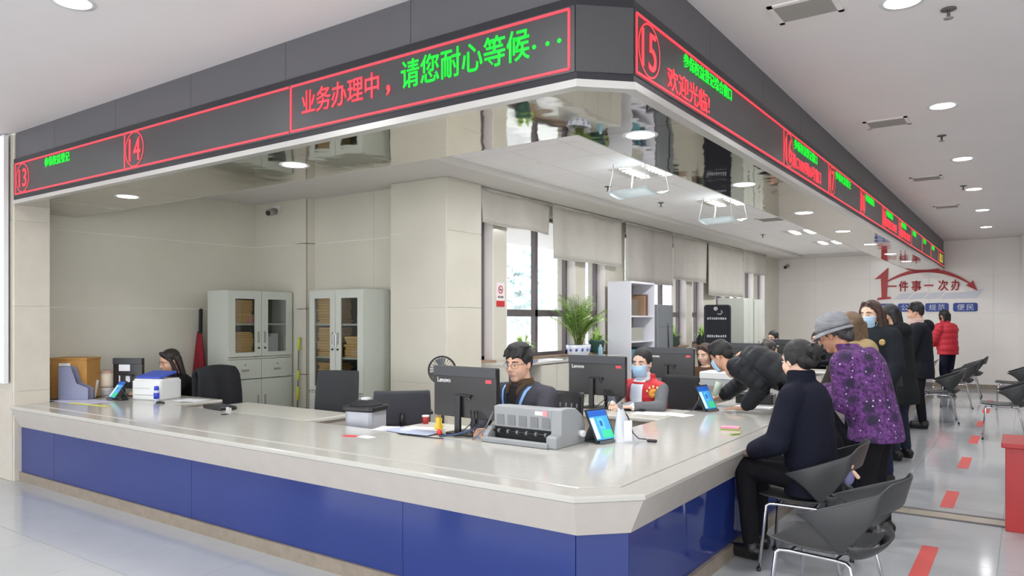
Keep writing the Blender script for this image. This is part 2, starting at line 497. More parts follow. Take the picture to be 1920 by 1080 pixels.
# ---- roller blinds
BL = [(6.66, 8.21, 2.68, 'short grey roller blind beside the pillar, the nearest one'), (8.25, 10.25, 2.37, 'wide grey roller blind hanging above the palm plant'),
      (10.42, 12.23, 2.15, 'grey roller blind hanging above the open bookcase'), (12.30, 14.0, 2.27, 'grey roller blind with folds above the black covered unit'),
      (14.03, 16.15, 2.03, 'long grey roller blind reaching down to the far cabinets'), (16.28, 17.95, 2.6, 'short grey roller blind nearest the far wall')]
for k, (a, b, zb, lab) in enumerate(BL):
    r = thing('roller_blind', lab, 'blind', (-5.13, (a + b) / 2, ZB), 0, 'roller blinds along the window wall')
    w = (b - a) / 2; hh = ZB - zb; sk = 0.10 if k == 2 else 0.0
    def fn(u, v, w=w, hh=hh, k=k, sk=sk):
        yy = -w + 2 * w * u
        amp = 0.045 * (0.35 + 0.65 * v) * (0.5 + 0.5 * math.sin(2.1 * k + 1) ** 2)
        return (amp * math.sin(yy * 6.3 + k * 1.7) + 0.010 * math.sin(yy * 15 + k), yy + sk * v * (1 - u), -0.022 - (hh - 0.032) * v)
    MB().grid(fn, 40, 8).build('blind_fabric', M_blind, r, solid=0.004)
    MB().cyl((0, -w, -0.022), (0, w, -0.022), 0.02, n=12).build('roller_tube', M_blind, r)
    MB().tube([fn(u / 12, 1) for u in range(13)], 0.009, 6).build('bottom_bar', M_blind, r)

# ---- the bright glowing strip on the left edge
lb = thing('glow_strip', 'tall narrow white glowing strip at the left edge of the picture', 'light box', (-8.125, 2.99, 0.95))
MB().box(-0.3, -0.02, 0, 0.06, 0.02, 2.40).build('strip_frame', M_white, lb)
MB().box(-0.27, -0.03, 0.02, 0.045, -0.02, 2.38).build('glowing_face', mat('glow_strip_face', (246, 244, 255), 0.5, emit=1.3), lb)

# ---- outdoors: pale block across the street and two trees
gd = structure('ground_outside')
MB().box(-70, -20, -0.6, -8.6, 70, -0.5).build('pavement', mat('pavement', (190, 188, 184), 0.9, var=0.05), gd)
ob = thing('building', 'pale office block across the street seen through the windows', 'building', (-30, 36, -0.5))
MB().box(-4, -16, 0, 4, 16, 14).build('building_wall', mat('far_facade', (226, 226, 228), 0.8), ob)
wm = MB().box(4.0, -0.9, 0, 4.06, 0.9, 1.7).mesh('far_window'); wm.materials.append(mat('far_window_glass', (150, 160, 175), 0.2))
for i in range(9):
    for j in range(4):
        inst(wm, 'window', ob, (0, -14 + i * 3.5, 1.2 + j * 3.2))
M_leaf = mat('washed_out_foliage', (222, 234, 232), 0.7, var=0.06, vscale=3)  # leaves paled towards white to stand in for overexposed daylight outside
def tree(lab, loc, hgt, rad, seed):
    rnd = random.Random(seed)
    t = thing('tree', lab, 'tree', loc)
    MB().tube([(0, 0, 0), (0.05, 0, hgt * 0.3), (0, 0.05, hgt * 0.6)], [0.16, 0.12, 0.06], 8).build('trunk', mat('washed_out_bark', (206, 204, 200), 0.9), t)  # trunk colour paled too, for the overexposure outside
    q = MB()
    for i in range(2200):
        v = Vector((rnd.gauss(0, 1), rnd.gauss(0, 1), rnd.gauss(0, 1))).normalized() * rad * rnd.random() ** 0.45
        p = Vector((v.x, v.y, hgt * 0.62 + v.z * 1.25)); a = Vector((rnd.uniform(-1, 1), rnd.uniform(-1, 1), rnd.uniform(-1, 1))).normalized(); b = a.orthogonal().normalized()
        z = rnd.uniform(0.1, 0.2)
        q.add([p - a * z, p + b * z * 0.5, p + a * z, p - b * z * 0.5], [(0, 1, 2, 3)])
    q.build('foliage', M_leaf, t, kind='stuff', fix=False)
tree('leafy tree paled as if overexposed, outside the window left of the palm', (-13.2, 19.2, -0.5), 5.6, 1.6, 3)
tree('smaller leafy tree outside behind the blinds', (-12.5, 25.5, -0.5), 5.2, 1.5, 5)

# ================================================================== DISPLAY AND CEILING FITTINGS
led = thing('led_ticker_display', 'long dark electronic display with red and green lettering above the counter', 'display', (0, 0, 0))
MB().prism(band(0.0, 0.03, -8.0, YF - 0.02), 2.716, 3.115).build('display_housing', M_black, led)
MB().box(-7.97, LY - 0.004, 2.755, -1.76, LY + 0.002, 3.072).build('display_screen', M_screen, led)
MB().prism([(-1.752, LY - 0.004), (LX + 0.003, 3.222), (LX - 0.003, 3.228), (-1.756, LY + 0.002)], 2.755, 3.072).build('display_screen', M_screen, led)
MB().box(LX - 0.002, 3.235, 2.755, LX + 0.004, YF - 0.05, 3.072).build('display_screen', M_screen, led)
e = 0.006
def frontline(x0, z0, x1, z1, name='red_border'):
    MB().box(x0 - (e if x0 == x1 else 0), LY - 0.008, z0 - (e if z0 == z1 else 0), x1 + (e if x0 == x1 else 0), LY - 0.004, z1 + (e if z0 == z1 else 0)).build(name, M_red_led, led)
def sideline(y0, z0, y1, z1, name='red_border'):
    MB().box(LX + 0.004, y0 - (e if y0 == y1 else 0), z0 - (e if z0 == z1 else 0), LX + 0.008, y1 + (e if y0 == y1 else 0), z1 + (e if z0 == z1 else 0)).build(name, M_red_led, led)
T0, T1 = 2.772, 3.058
frontline(-7.95, T1, -3.87, T1); frontline(-7.95, T0, -3.87, T0); frontline(-5.912, T0, -5.912, T1); frontline(-7.95, T0, -7.95, T1)
frontline(-3.848, T1, -1.79, T1); frontline(-3.848, T0, -1.79, T0); frontline(-3.848, T0, -3.848, T1); frontline(-1.79, T0, -1.79, T1)
SEG = [3.25, 5.88, 7.46, 9.1, 10.65, 12.15, 13.6, 15.1, 16.6, 18.1]
sideline(3.25, T1, 19.4, T1); sideline(3.25, T0, 19.4, T0)
for s in SEG: sideline(s, T0, s, T1)
def ring(cx, cz, rx, rz, side):
    q = MB(); n = 36
    for k in range(n):
        a0, a1 = 2 * PI * k / n, 2 * PI * (k + 1) / n
        vs = []
        for a, s in ((a0, 1), (a1, 1), (a1, 0.0), (a0, 0.0)):
            x, z = cx + (rx - (0 if s else 0.009)) * math.cos(a), cz + (rz - (0 if s else 0.009)) * math.sin(a)
            vs.append((x, LY - 0.009, z) if side == 'f' else (LX + 0.009, x, z))
        q.add(vs, [(0, 1, 2, 3)])
    q.build('number_ring', M_red_led, led)
FR = (R(90), 0, 0); SR = (R(90), 0, R(90))
def led_text(s, m, c, w, h, z, side, bold=0.006, name='lettering'):
    return text(name, s, m, led, w, h, (c, LY - 0.005, z) if side == 'f' else (LX + 0.005, c, z), FR if side == 'f' else SR, 0.004, bold)
ring(-7.785, 2.912, 0.138, 0.138, 'f'); led_text('13', M_red_led, -7.785, 0.16, 0.17, 2.912, 'f', 0.0)
ring(-5.757, 2.915, 0.138, 0.140, 'f'); led_text('14', M_red_led, -5.757, 0.165, 0.18, 2.915, 'f', 0.0)
led_text('参保权益登记', M_green_led, -7.085, 0.48, 0.085, 3.0, 'f')
led_text('业务办理中', M_red_led, -3.40, 0.68, 0.15, 2.935, 'f')
led_text(',', M_red_led, -2.985, 0.03, 0.06, 2.885, 'f', 0.02)
led_text('请您耐心等候', M_green_led, -2.45, 0.87, 0.16, 2.948, 'f', 0.008)
for x in (-1.988, -1.91, -1.843): led_text('.', M_green_led, x, 0.022, 0.022, 2.918, 'f', 0.0)
NUM = 15
for k, s in enumerate(SEG[:6]):
    ring(s + 0.142, 2.914, 0.13, 0.135, 's'); led_text(str(NUM + k), M_red_led, s + 0.142, 0.17, 0.19, 2.914, 's', 0.0)
led_text('参保权益登记综合窗口', M_green_led, 4.24, 0.80, 0.08, 3.005, 's')
led_text('欢迎光临!', M_red_led, 3.93, 0.62, 0.125, 2.85, 's', 0.0)
led_text('参保权益登记窗口', M_green_led, 6.58, 0.80, 0.085, 3.0, 's')
led_text('请C1009到16号窗口', M_red_led, 6.62, 1.0, 0.12, 2.86, 's', 0.0)
for a, b in ((7.75, 8.52), (9.4, 10.0), (10.95, 11.55), (12.4, 12.95), (13.75, 14.2), (15.25, 15.7), (16.75, 17.2)):
    led_text('参保权益登记', M_green_led, (a + b) / 2, b - a, 0.085, 3.0, 's')
for a, b in ((10.75, 11.9), (12.35, 13.4)):
    led_text('请到窗口办理', M_red_led, (a + b) / 2, b - a, 0.12, 2.87, 's', 0.0)
led_text('出口', M_yellow_led, 18.7, 0.7, 0.2, 2.914, 's')

# ---- downlights
def make_downlight(name, lab, grp, loc, r, power):
    t = thing(name, lab, 'ceiling light', loc, 0, grp)
    MB().lathe([(r, 0.0), (r * 1.22, -0.004), (r * 1.25, 0.0), (r * 1.25, 0.01), (r, 0.012)], 24).build('rim', M_white, t)
    MB().lathe([(0.0, -0.002), (r * 0.98, -0.002), (r * 0.98, 0.008), (0.0, 0.008)], 24).build('diffuser', M_lamp, t)
    l = bpy.data.lights.new('lamp_light', 'AREA'); l.shape = 'DISK'; l.size = r * 2; l.energy = power; l.color = (0.97, 0.98, 1.0); l.spread = R(150)
    lo = bpy.data.objects.new('lamp_light', l); C.objects.link(lo); lo.parent = t; lo.location = (0, 0, -0.012)
    return t
first = None
HL = [(-0.575, 4.66, 'round ceiling downlight at the top right edge of the picture'), (-0.58, 7.15, 'second round downlight of the hall row, below the top edge one'), (-0.59, 9.65, 'third round downlight of the hall row'),
      (-0.60, 12.0, 'fourth round downlight of the hall row, right of the third vent'), (-0.60, 14.4, 'fifth round downlight of the hall row'), (-0.65, 17.1, 'farthest small round downlight of the hall row by the far wall'),
      (-4.42, 1.97, 'round ceiling downlight at the top left of the picture'),
      (-6.9, 1.97, 'added unseen downlight outside the left edge'), (-1.9, 1.97, 'added unseen downlight above the counter corner'), (0.6, 1.97, 'added unseen downlight just above the camera'), (-4.42, -0.5, 'added unseen downlight behind the camera on the left'), (0.6, -0.5, 'hall downlight behind the camera'),  # out-of-view lamps from here on, added to light the hall
      (1.9, 4.66, 'downlight of the second hall row'), (1.9, 9.65, 'added unseen downlight farther along, right of the hall row'), (1.9, 14.4, 'far added unseen downlight right of the hall row')]
for x, y, lab in HL: make_downlight('downlight', lab, 'hall ceiling downlights', (x, y, ZC), 0.095, DOWNLIGHT_W)
ORD = ['first', 'second', 'third', 'fourth', 'fifth', 'sixth', 'seventh', 'eighth']
SL = [(-6.65, 3.43, 'round soffit downlight at the far left, above the seated woman'), (-4.30, 3.41, 'round soffit downlight above the glazed file cabinets')]
SL += [(-1.9, 4.05 + 1.98 * k, '%s round soffit downlight counted from the display corner' % ORD[k]) for k in range(7)]
for x, y, lab in SL: make_downlight('downlight', lab, 'downlights in the steel soffit', (x, y, ZS), 0.085, SOFFIT_W)

# small bright nail lamps on the steel lip
def vent(lab, loc, w, d):
    t = thing('ceiling_vent', lab, 'vent', loc, 0, 'ceiling air vents')
    f = MB(); b = 0.03
    f.box(-w / 2, -d / 2, -0.008, w / 2, -d / 2 + b, 0).box(-w / 2, d / 2 - b, -0.008, w / 2, d / 2, 0).box(-w / 2, -d / 2, -0.008, -w / 2 + b, d / 2, 0).box(w / 2 - b, -d / 2, -0.008, w / 2, d / 2, 0)
    f.build('vent_frame', M_ceil, t)
    MB().box(-w / 2 + b, -d / 2 + b, -0.003, w / 2 - b, d / 2 - b, 0).build('vent_backing', M_ventd, t)
    n = 9
    sm = MB().add([(-w / 2 + b, -0.012, -0.003), (w / 2 - b, -0.012, -0.003), (w / 2 - b, 0.004, -0.010), (-w / 2 + b, 0.004, -0.010), (-w / 2 + b, -0.010, -0.002), (w / 2 - b, -0.010, -0.002), (w / 2 - b, 0.006, -0.009), (-w / 2 + b, 0.006, -0.009)],
                  [(0, 3, 2, 1), (4, 5, 6, 7), (0, 1, 5, 4), (1, 2, 6, 5), (2, 3, 7, 6), (3, 0, 4, 7)]).mesh('vent_slat'); sm.materials.append(M_vent)
    for k in range(n): inst(sm, 'slat', t, (0, -d / 2 + b + (d - 2 * b) * (k + 0.5) / n, -0.001))
for y, lab in ((4.44, 'grey slatted air vent at the top, nearest in the hall ceiling'), (7.46, 'second slatted air vent in the hall ceiling'), (10.7, 'third slatted air vent in the hall ceiling'), (13.6, 'farthest slatted air vent in the hall ceiling')):
    vent(lab, (-1.045, y, ZC), 0.36, 0.30)
vent('grey air vent in the office tile ceiling', (-3.3, 11.86, ZT), 0.42, 0.42)

def sprinkler(lab, loc):
    t = thing('sprinkler', lab, 'sprinkler', loc, 0, 'ceiling sprinklers')
    MB().lathe([(0.04, 0), (0.042, -0.006), (0.012, -0.012), (0.01, -0.012)], 14).build('escutcheon', M_ventd, t)
    MB().lathe([(0.009, -0.012), (0.009, -0.045), (0.005, -0.05)], 8).build('nozzle', M_ventd, t)
    MB().lathe([(0.0, -0.052), (0.026, -0.054), (0.026, -0.057), (0.0, -0.057)], 12).build('deflector', M_vent, t)
for x, y, z, lab in ((-0.37, 4.92, ZC, 'dark sprinkler head at the top right of the hall ceiling'), (-0.68, 8.29, ZC, 'small sprinkler head in the middle of the hall ceiling'), (-0.70, 11.6, ZC, 'far small sprinkler head in the hall ceiling'),
                     (-4.06, 9.3, ZT, 'small sprinkler in the office tile ceiling between the lamp trays'), (-4.08, 7.8, ZT, 'small sprinkler in the office ceiling near the pillar'), (-4.05, 13.95, ZT, 'far small sprinkler in the office tile ceiling')):
    sprinkler(lab, (x, y, z))

# ---- recessed grille lamps and hanging air deflectors in the offices
M_tube = mat('grille_tube', (255, 255, 255), 0.5, emit=7.0)
def grille(lab, y):
    t = thing('grille_lamp', lab, 'ceiling light', (-3.32, y, ZT), 0, 'recessed grille lamps in the office ceiling')
    MB().box(-0.30, -0.30, -0.006, 0.30, 0.30, -0.0005).build('reflector_tray', M_lip, t)
    for x in (-0.13, 0.13):
        tb = MB().box(x - 0.045, -0.27, -0.012, x + 0.045, 0.27, -0.006).build('tube', M_tube, t)
        for k in range(7): MB().box(x - 0.06, -0.272 + k * 0.09, -0.026, x + 0.06, -0.266 + k * 0.09, -0.012).build('louvre', M_lip, t)
    l = bpy.data.lights.new('lamp_light', 'AREA'); l.shape = 'SQUARE'; l.size = 0.5; l.energy = GRILLE_W; l.color = (0.97, 0.98, 1.0)
    lo = bpy.data.objects.new('lamp_light', l); C.objects.link(lo); lo.parent = t; lo.location = (0, 0, -0.03)
for y, lab in ((4.75, 'recessed grille lamp hidden behind the soffit edge'), (7.2, 'nearest recessed grille lamp above a hanging tray'), (9.7, 'second recessed grille lamp above a hanging tray'), (13.85, 'third recessed grille lamp, far along the office ceiling'), (16.1, 'farthest recessed grille lamp in the office ceiling')):
    grille(lab, y)
M_tray = mat('frosted_plastic', (222, 232, 234), 0.3)
MATS['frosted_plastic'].node_tree.nodes['Principled BSDF'].inputs['Transmission Weight'].default_value = 0.35
for y, lab in ((6.78, 'frosted plastic air deflector tray hanging below the nearest office lamp'), (9.28, 'frosted plastic air deflector tray hanging below the second office lamp')):
    t = thing('air_deflector', lab, 'air deflector', (-3.2, y, 2.83), R(-12), 'hanging air deflectors')
    def tr(u, v): return (-0.25 + 0.5 * u, -0.19 + 0.38 * v, 0.05 * (2 * v - 1) ** 2 + (0.05 if False else 0) - 0.02)
    MB().grid(tr, 8, 10).build('tray', M_tray, t, solid=0.006)
    for sx in (-1, 1):
        for sy in (-1, 1):
            MB().tube([(sx * 0.24, sy * 0.18, 0.03), (sx * 0.19, sy * 0.16, 0.31)], 0.006, 6).build('strap', M_white, t)

# ---- lettering on the far wall
fa = thing('wall_slogan', 'red slogan with a big numeral one and arched arrow on the far wall', 'wall sign', (0, YF - 0.01, 0))
M_sred = mat('slogan_red', (176, 34, 36), 0.4)
M_plq = mat('plaque_blue', (36, 66, 150), 0.4)
def wy(poly, y0, y1):   # polygon in XZ extruded along Y
    return MB().prism([(p[0], p[1]) for p in poly], y0, y1, Matrix(((1, 0, 0, 0), (0, 0, 1, 0), (0, 1, 0, 0), (0, 0, 0, 1))))
wy([(-2.94, 2.02), (-2.65, 2.05), (-2.65, 2.09), (-2.735, 2.10), (-2.70, 2.79), (-2.995, 2.52), (-2.86, 2.535), (-2.845, 2.09), (-2.94, 2.06)], -0.03, 0).build('numeral_one', M_sred, fa)
q = MB(); n = 28
arc = []
for k in range(n + 1):
    t = k / n; x = -2.74 + 1.74 * t; z = 2.697 - (0.237 * ((x + 1.93) / 0.8) ** 2 if x < -1.93 else 0.367 * ((x + 1.93) / 0.93) ** 2)
    arc.append((x, z))
for k in range(n):
    t0, t1 = k / n, (k + 1) / n
    w0, w1 = 0.018 + 0.03 * math.sin(PI * t0), 0.018 + 0.03 * math.sin(PI * t1)
    (x0, z0), (x1, z1) = arc[k], arc[k + 1]
    q.add([(x0, -0.025, z0 - w0), (x1, -0.025, z1 - w1), (x1, -0.025, z1 + w1), (x0, -0.025, z0 + w0), (x0, 0, z0 - w0), (x1, 0, z1 - w1), (x1, 0, z1 + w1), (x0, 0, z0 + w0)],
          [(0, 1, 2, 3), (0, 4, 5, 1), (3, 2, 6, 7)])
q.build('arched_stroke', M_sred, fa)
wy([(-1.13, 2.33), (-0.90, 2.20), (-0.99, 2.44), (-1.04, 2.38)], -0.03, 0).build('arrow_head', M_sred, fa)
xs6 = [-2.62, -2.38, -2.115, -1.86, -1.57, -1.315]
for ch, x in zip('一件事一次办', xs6):
    if ch == '一': text('lettering', ch, M_sred, fa, 0.19, 0.035, (x, 0, 2.345), FR, 0.02, 0.0)
    else: text('lettering', ch, M_sred, fa, 0.2, 0.25, (x, 0, 2.34), FR, 0.02, 0.015)
M_rib = mat('ribbon_white', (214, 216, 226), 0.5)
for x0, x1 in ((-2.58, -2.30), (-2.27, -1.99), (-1.96, -1.66), (-1.63, -1.05)):
    wy([(x0, 2.03), (x1, 2.05), (x1 + 0.12, 2.19), (x0 + 0.12, 2.16)], -0.012, 0).build('white_ribbon', M_rib, fa)
wy([(-1.10, 2.06), (-0.92, 2.04), (-0.78, 2.24), (-0.98, 2.22)], -0.02, 0).build('white_ribbon', M_rib, fa)
for x0, x1, s in ((-3.0, -2.58, '高效'), (-2.50, -2.03, '公开'), (-1.93, -1.46, '规范'), (-1.375, -0.90, '便民')):
    pq = MB().prism(rbox(x1 - x0, 0.195, 0, 0.04), -0.015, 0, Matrix.Translation(((x0 + x1) / 2, 0, 1.835)) @ Matrix(((1, 0, 0, 0), (0, 0, 1, 0), (0, 1, 0, 0), (0, 0, 0, 1)))).build('plaque', M_plq, fa)
    text('lettering', s, mat('plaque_white', (220, 226, 240), 0.5), pq, (x1 - x0) * 0.68, 0.14, ((x0 + x1) / 2, -0.016, 1.835), FR, 0.004, 0.0, spacing=1.25)

# ---- red floor dashes
for k, (y, ln, lab) in enumerate(((5.45, 0.75, 'nearest red tape dash on the hall floor'), (7.45, 0.7, 'second red tape dash on the floor, past the threshold'), (9.42, 0.75, 'third red tape dash along the waiting line'), (11.3, 0.75, 'fourth red tape dash along the waiting line'), (13.05, 0.7, 'fifth red tape dash along the waiting line'), (14.9, 0.7, 'sixth red tape dash along the waiting line'), (16.6, 0.7, 'farthest red tape dash on the hall floor'))):
    o = MB().box(-0.05, -ln / 2, 0, 0.05, ln / 2, 0.002).build('floor_tape', M_redt, None, loc=(-0.545 - 0.004 * k, y, 0.0))
    tag(o, lab, 'floor tape', 'red dashes of the waiting line')
# ================================================================== COUNTER AND DESKS
YE = 17.6
def cpath(t):
    k = 0.414
    return [(-8.02, 3.0 + t), (-1.75 - k * t, 3.0 + t), (-1.5 - t, 3.25 + k * t), (-1.5 - t, YE)]
def sweep(prof):
    """closed profile of (offset, z) swept along the counter's outer path"""
    q = MB(); n = len(prof); P = [cpath(t) for t, z in prof]; vs = []
    for i in range(4):
        for k in range(n): vs.append((P[k][i][0], P[k][i][1], prof[k][1]))
    fs = [(i * n + k, i * n + (k + 1) % n, (i + 1) * n + (k + 1) % n, (i + 1) * n + k) for i in range(3) for k in range(n)]
    fs += [tuple(range(n)), tuple(3 * n + k for k in reversed(range(n)))]
    return q.add(vs, fs)
ct = thing('service_counter', 'long cream stone counter with blue glass front and chamfered corner', 'counter', (0, 0, 0))
ZK = 0.74
o_ = cpath(0.163); inner = [(-2.5, YE), (-2.5, 3.95), (-8.02, 3.95)]
MB().prism(o_ + inner, 0.70, ZK).build('worktop', M_stone, ct, bevel=0.006)
sweep([(0.012, 0.70), (0.0, 0.708), (0.0, 0.727), (0.012, 0.735), (0.157, 0.735), (0.157, 0.70)]).build('worktop_border', M_stone, ct)
sweep([(0.157, 0.70), (0.157, 0.728), (0.163, 0.728), (0.163, 0.70)]).build('groove', mat('groove_brown', (150, 122, 104), 0.6), ct)
sweep([(0.012, 0.70), (0.30, 0.70), (0.30, 0.525), (0.095, 0.525)]).build('sloped_edge', M_stone2, ct)
sweep([(0.30, 0.0), (0.30, 0.6), (0.34, 0.6), (0.34, 0.0)]).build('counter_carcass', M_deskside, ct)
# blue glass panels
xsb = [-8.02, -7.33, -5.1, -2.95, -1.80]
for a, b in zip(xsb[:-1], xsb[1:]):
    MB().box(a + 0.002, 3.105, 0.09, b - 0.002, 3.125, 0.53).build('blue_panel', M_blue, ct)
MB().prism([(-1.797, 3.105), (-1.61, 3.297), (-1.625, 3.303), (-1.803, 3.125)], 0.09, 0.53).build('blue_panel', M_blue, ct)
ysb = [3.30, 4.95, 7.1, 9.3, 11.5, 13.7, 15.8, YE]
for a, b in zip(ysb[:-1], ysb[1:]):
    MB().box(-1.63, a + 0.002, 0.09, -1.61, b - 0.002, 0.53).build('blue_panel', M_blue, ct)
sweep([(0.085, 0.0), (0.085, 0.088), (0.13, 0.088), (0.13, 0.0)]).build('skirting', M_skirt, ct)

def desk(lab, x0, y0, x1, y1, side=True, depth=0.035):
    t = thing('office_desk', lab, 'desk', ((x0 + x1) / 2, (y0 + y1) / 2, 0), 0, 'staff desks behind the counter')
    w, d = (x1 - x0) / 2, (y1 - y0) / 2
    MB().box(-w, -d, ZK - depth, w, d, ZK - 0.001).build('desk_top', M_desk, t, bevel=0.008)
    MB().box(-w + 0.03, -d + 0.05, 0.0, w - 0.03, -d + 0.07, ZK - depth).build('modesty_panel', M_deskside, t)
    MB().box(-w + 0.02, -d + 0.02, 0, -w + 0.045, d - 0.02, ZK - depth).build('side_panel', M_deskside, t)
    MB().box(w - 0.045, -d + 0.02, 0, w - 0.02, d - 0.02, ZK - depth).build('side_panel', M_deskside, t)
    return t
desk('cream desk of the woman at the far left behind the counter', -8.48, 3.955, -6.82, 4.5)
desk('empty cream desk wing in front of the glazed file cabinets', -6.4, 3.955, -4.87, 4.51)
desk('cream desk of the man with glasses, joined to the counter', -3.98, 3.955, -2.505, 4.5)
DL = ['cream desk of the woman in the red vest', 'second cream desk row, under the white printer', 'third cream desk row behind the bending man', 'fourth cream desk row toward the far wall', 'farthest cream desk row behind the counter']
for k in range(5): desk(DL[k], -3.95, 5.70 + 2.15 * k, -2.505, 6.42 + 2.15 * k)

# ================================================================== SCREENS AND DEVICES
M_aio = mat('monitor_shell', (44, 43, 44), 0.25, spec=0.5)
M_aio2 = mat('monitor_top_band', (66, 67, 72), 0.4)
M_brandw = mat('white_print', (235, 235, 235), 0.5)
M_stk = mat('red_label', (214, 84, 92), 0.6)
M_scr = mat('lit_screen', (120, 160, 210), 0.3, emit=0.5)
def monitor(lab, loc, rz, w=0.6, h=0.37, z0=0.12, cable=True, brand=True):
    t = thing('computer_monitor', lab, 'monitor', loc, rz, 'monitors on the staff desks')
    sh = MB().prism(rbox(w, h, 0, 0.012), -0.025, 0.02, Matrix.Translation((0, 0, z0 + h / 2)) @ Matrix(((1, 0, 0, 0), (0, 0, 1, 0), (0, 1, 0, 0), (0, 0, 0, 1)))).build('back_shell', M_aio, t, bevel=0.006)
    MB().prism([(-w / 2, z0 + h * 0.80), (w / 2, z0 + h * 0.80), (w / 2, z0 + h), (-w / 2, z0 + h)], -0.034, -0.0245, Matrix(((1, 0, 0, 0), (0, 0, 1, 0), (0, 1, 0, 0), (0, 0, 0, 1)))).build('top_band', M_aio2, t, bevel=0.005)
    if brand: text('lettering', 'Lenovo', M_brandw, sh, w * 0.22, 0.035, (-w * 0.33, -0.0255, z0 + h * 0.72), FR, 0.001, 0.02)
    if brand: MB().box(w * 0.34, -0.027, z0 + h * 0.70, w * 0.43, -0.025, z0 + h * 0.77).build('label_sticker', M_stk, sh)
    MB().box(-w / 2 + 0.012, 0.02, z0 + 0.03, w / 2 - 0.012, 0.022, z0 + h - 0.012).build('screen', M_scr, sh)
    MB().box(-0.075, -0.045, z0 + h * 0.42, 0.075, -0.025, z0 + h * 0.46).build('hinge_bar', M_dark, t, bevel=0.004)
    MB().add([(-0.07, -0.05, z0 + h * 0.44), (-0.02, -0.05, z0 + h * 0.44), (-0.015, -0.06, 0.012), (-0.065, -0.06, 0.012), (-0.07, -0.03, z0 + h * 0.44), (-0.02, -0.03, z0 + h * 0.44), (-0.015, -0.035, 0.012), (-0.065, -0.035, 0.012)],
             [(0, 1, 2, 3), (7, 6, 5, 4), (0, 4, 5, 1), (1, 5, 6, 2), (2, 6, 7, 3), (3, 7, 4, 0)]).build('stand_leg', M_dark, t, bevel=0.004)
    MB().tube([(0.05, -0.04, z0 + h * 0.44), (0.06, 0.02, z0 + h * 0.2), (0.07, 0.05, 0.012)], 0.016, 8).build('stand_leg', M_dark, t)
    MB().prism(rbox(0.26, 0.2, 0, 0.03), 0, 0.014, Matrix.Translation((0, 0.0, 0))).build('stand_base', M_dark, t, bevel=0.004)
    if cable:
        for k in range(3):
            MB().tube([(0.08 + 0.03 * k, -0.04, z0 + 0.06), (0.13 + 0.03 * k, -0.09, z0 - 0.02), (0.05 + 0.06 * k, -0.13, 0.02), (-0.03 + 0.03 * k, -0.16, 0.008), (-0.2 - 0.05 * k, -0.14, 0.006)], 0.004, 6).build('cable', M_dark, t)
    return t
ZD = ZK - 0.001
monitor('black computer monitor seen from behind, in front of the man with glasses', (-3.34, 4.18, ZD), R(-3))
monitor('black computer monitor seen from behind, left of the woman in the red vest', (-3.31, 6.12, ZD), 0)
monitor('black computer monitor right behind the woman in the red vest', (-3.50, 8.30, ZD), 0, cable=False)
monitor('dark computer monitor partly hidden by the bending man', (-3.35, 10.45, ZD), 0, cable=False)
monitor('dark monitor beneath the far cabinets, left of the bun hairstyle', (-3.25, 12.6, ZD), 0, cable=False)
monitor('farthest dark monitor in front of the far wall', (-2.95, 14.75, ZD), 0, cable=False)
mL = monitor('small black monitor at the far left with two white notes on its back', (-8.0, 4.14, ZD), R(28), w=0.34, h=0.33, z0=0.08, cable=False, brand=False)
for z in (0.27, 0.15): MB().box(-0.10, -0.028, z, 0.03, -0.025, z + 0.07).build('white_note', M_whitep, mL)

M_kb = mat('keyboard_dark', (40, 38, 38), 0.5)
def keyboard(lab, loc, rz):
    t = thing('keyboard', lab, 'keyboard', loc, rz, 'keyboards')
    MB().add([(-0.21, -0.07, 0), (0.21, -0.07, 0), (0.21, 0.07, 0), (-0.21, 0.07, 0), (-0.21, -0.07, 0.014), (0.21, -0.07, 0.014), (0.21, 0.07, 0.026), (-0.21, 0.07, 0.026)], [(0, 3, 2, 1), (4, 5, 6, 7), (0, 1, 5, 4), (1, 2, 6, 5), (2, 3, 7, 6), (3, 0, 4, 7)]).build('keyboard_body', M_dark, t, bevel=0.004)
    km = MB().box(-0.008, -0.008, 0, 0.008, 0.008, 0.008).mesh('key'); km.materials.append(M_kb)
    for r in range(5):
        for c in range(19): inst(km, 'key', t, (-0.19 + c * 0.021, -0.052 + r * 0.024, 0.014 + 0.002 * r), (R(5), 0, 0))
keyboard('black keyboard under the hands of the woman in the red vest', (-3.02, 6.16, ZD), R(-8))

# dot matrix printer
dm = thing('dot_matrix_printer', 'grey dot matrix printer on the counter in front of the man', 'printer', (-2.755, 4.02, ZK), 0)
M_pr = mat('printer_grey', (152, 155, 157), 0.45)
M_pr2 = mat('printer_vent_grey', (122, 124, 126), 0.5)
YZ = Matrix(((0, 0, 1, 0), (1, 0, 0, 0), (0, 1, 0, 0), (0, 0, 0, 1)))
MB().prism([(0.05, 0.10), (0.34, 0.10), (0.34, 0.13), (0.30, 0.19), (0.22, 0.235), (0.10, 0.245), (0.045, 0.24)], -0.25, 0.22, YZ).build('printer_hood', M_pr, dm, bevel=0.006)
MB().prism([(0.06, 0.005), (0.34, 0.005), (0.34, 0.10), (0.06, 0.10)], -0.25, 0.22, YZ).build('printer_bed', M_darkm, dm)
sidep = [(-0.03, 0.0), (0.345, 0.0), (0.345, 0.13), (0.30, 0.195), (0.22, 0.243), (0.10, 0.252), (0.035, 0.247), (0.03, 0.09), (-0.03, 0.075)]
MB().prism(sidep, 0.22, 0.30, YZ).build('side_cheek', M_pr, dm, bevel=0.008)
MB().prism([(-0.03, 0.0), (0.345, 0.0), (0.345, 0.10), (0.03, 0.10), (-0.03, 0.05)], -0.29, -0.25, YZ).build('side_cheek', M_pr, dm, bevel=0.006)
MB().box(-0.29, -0.05, 0.0, 0.24, -0.005, 0.035).build('front_bar', M_pr, dm, bevel=0.008)
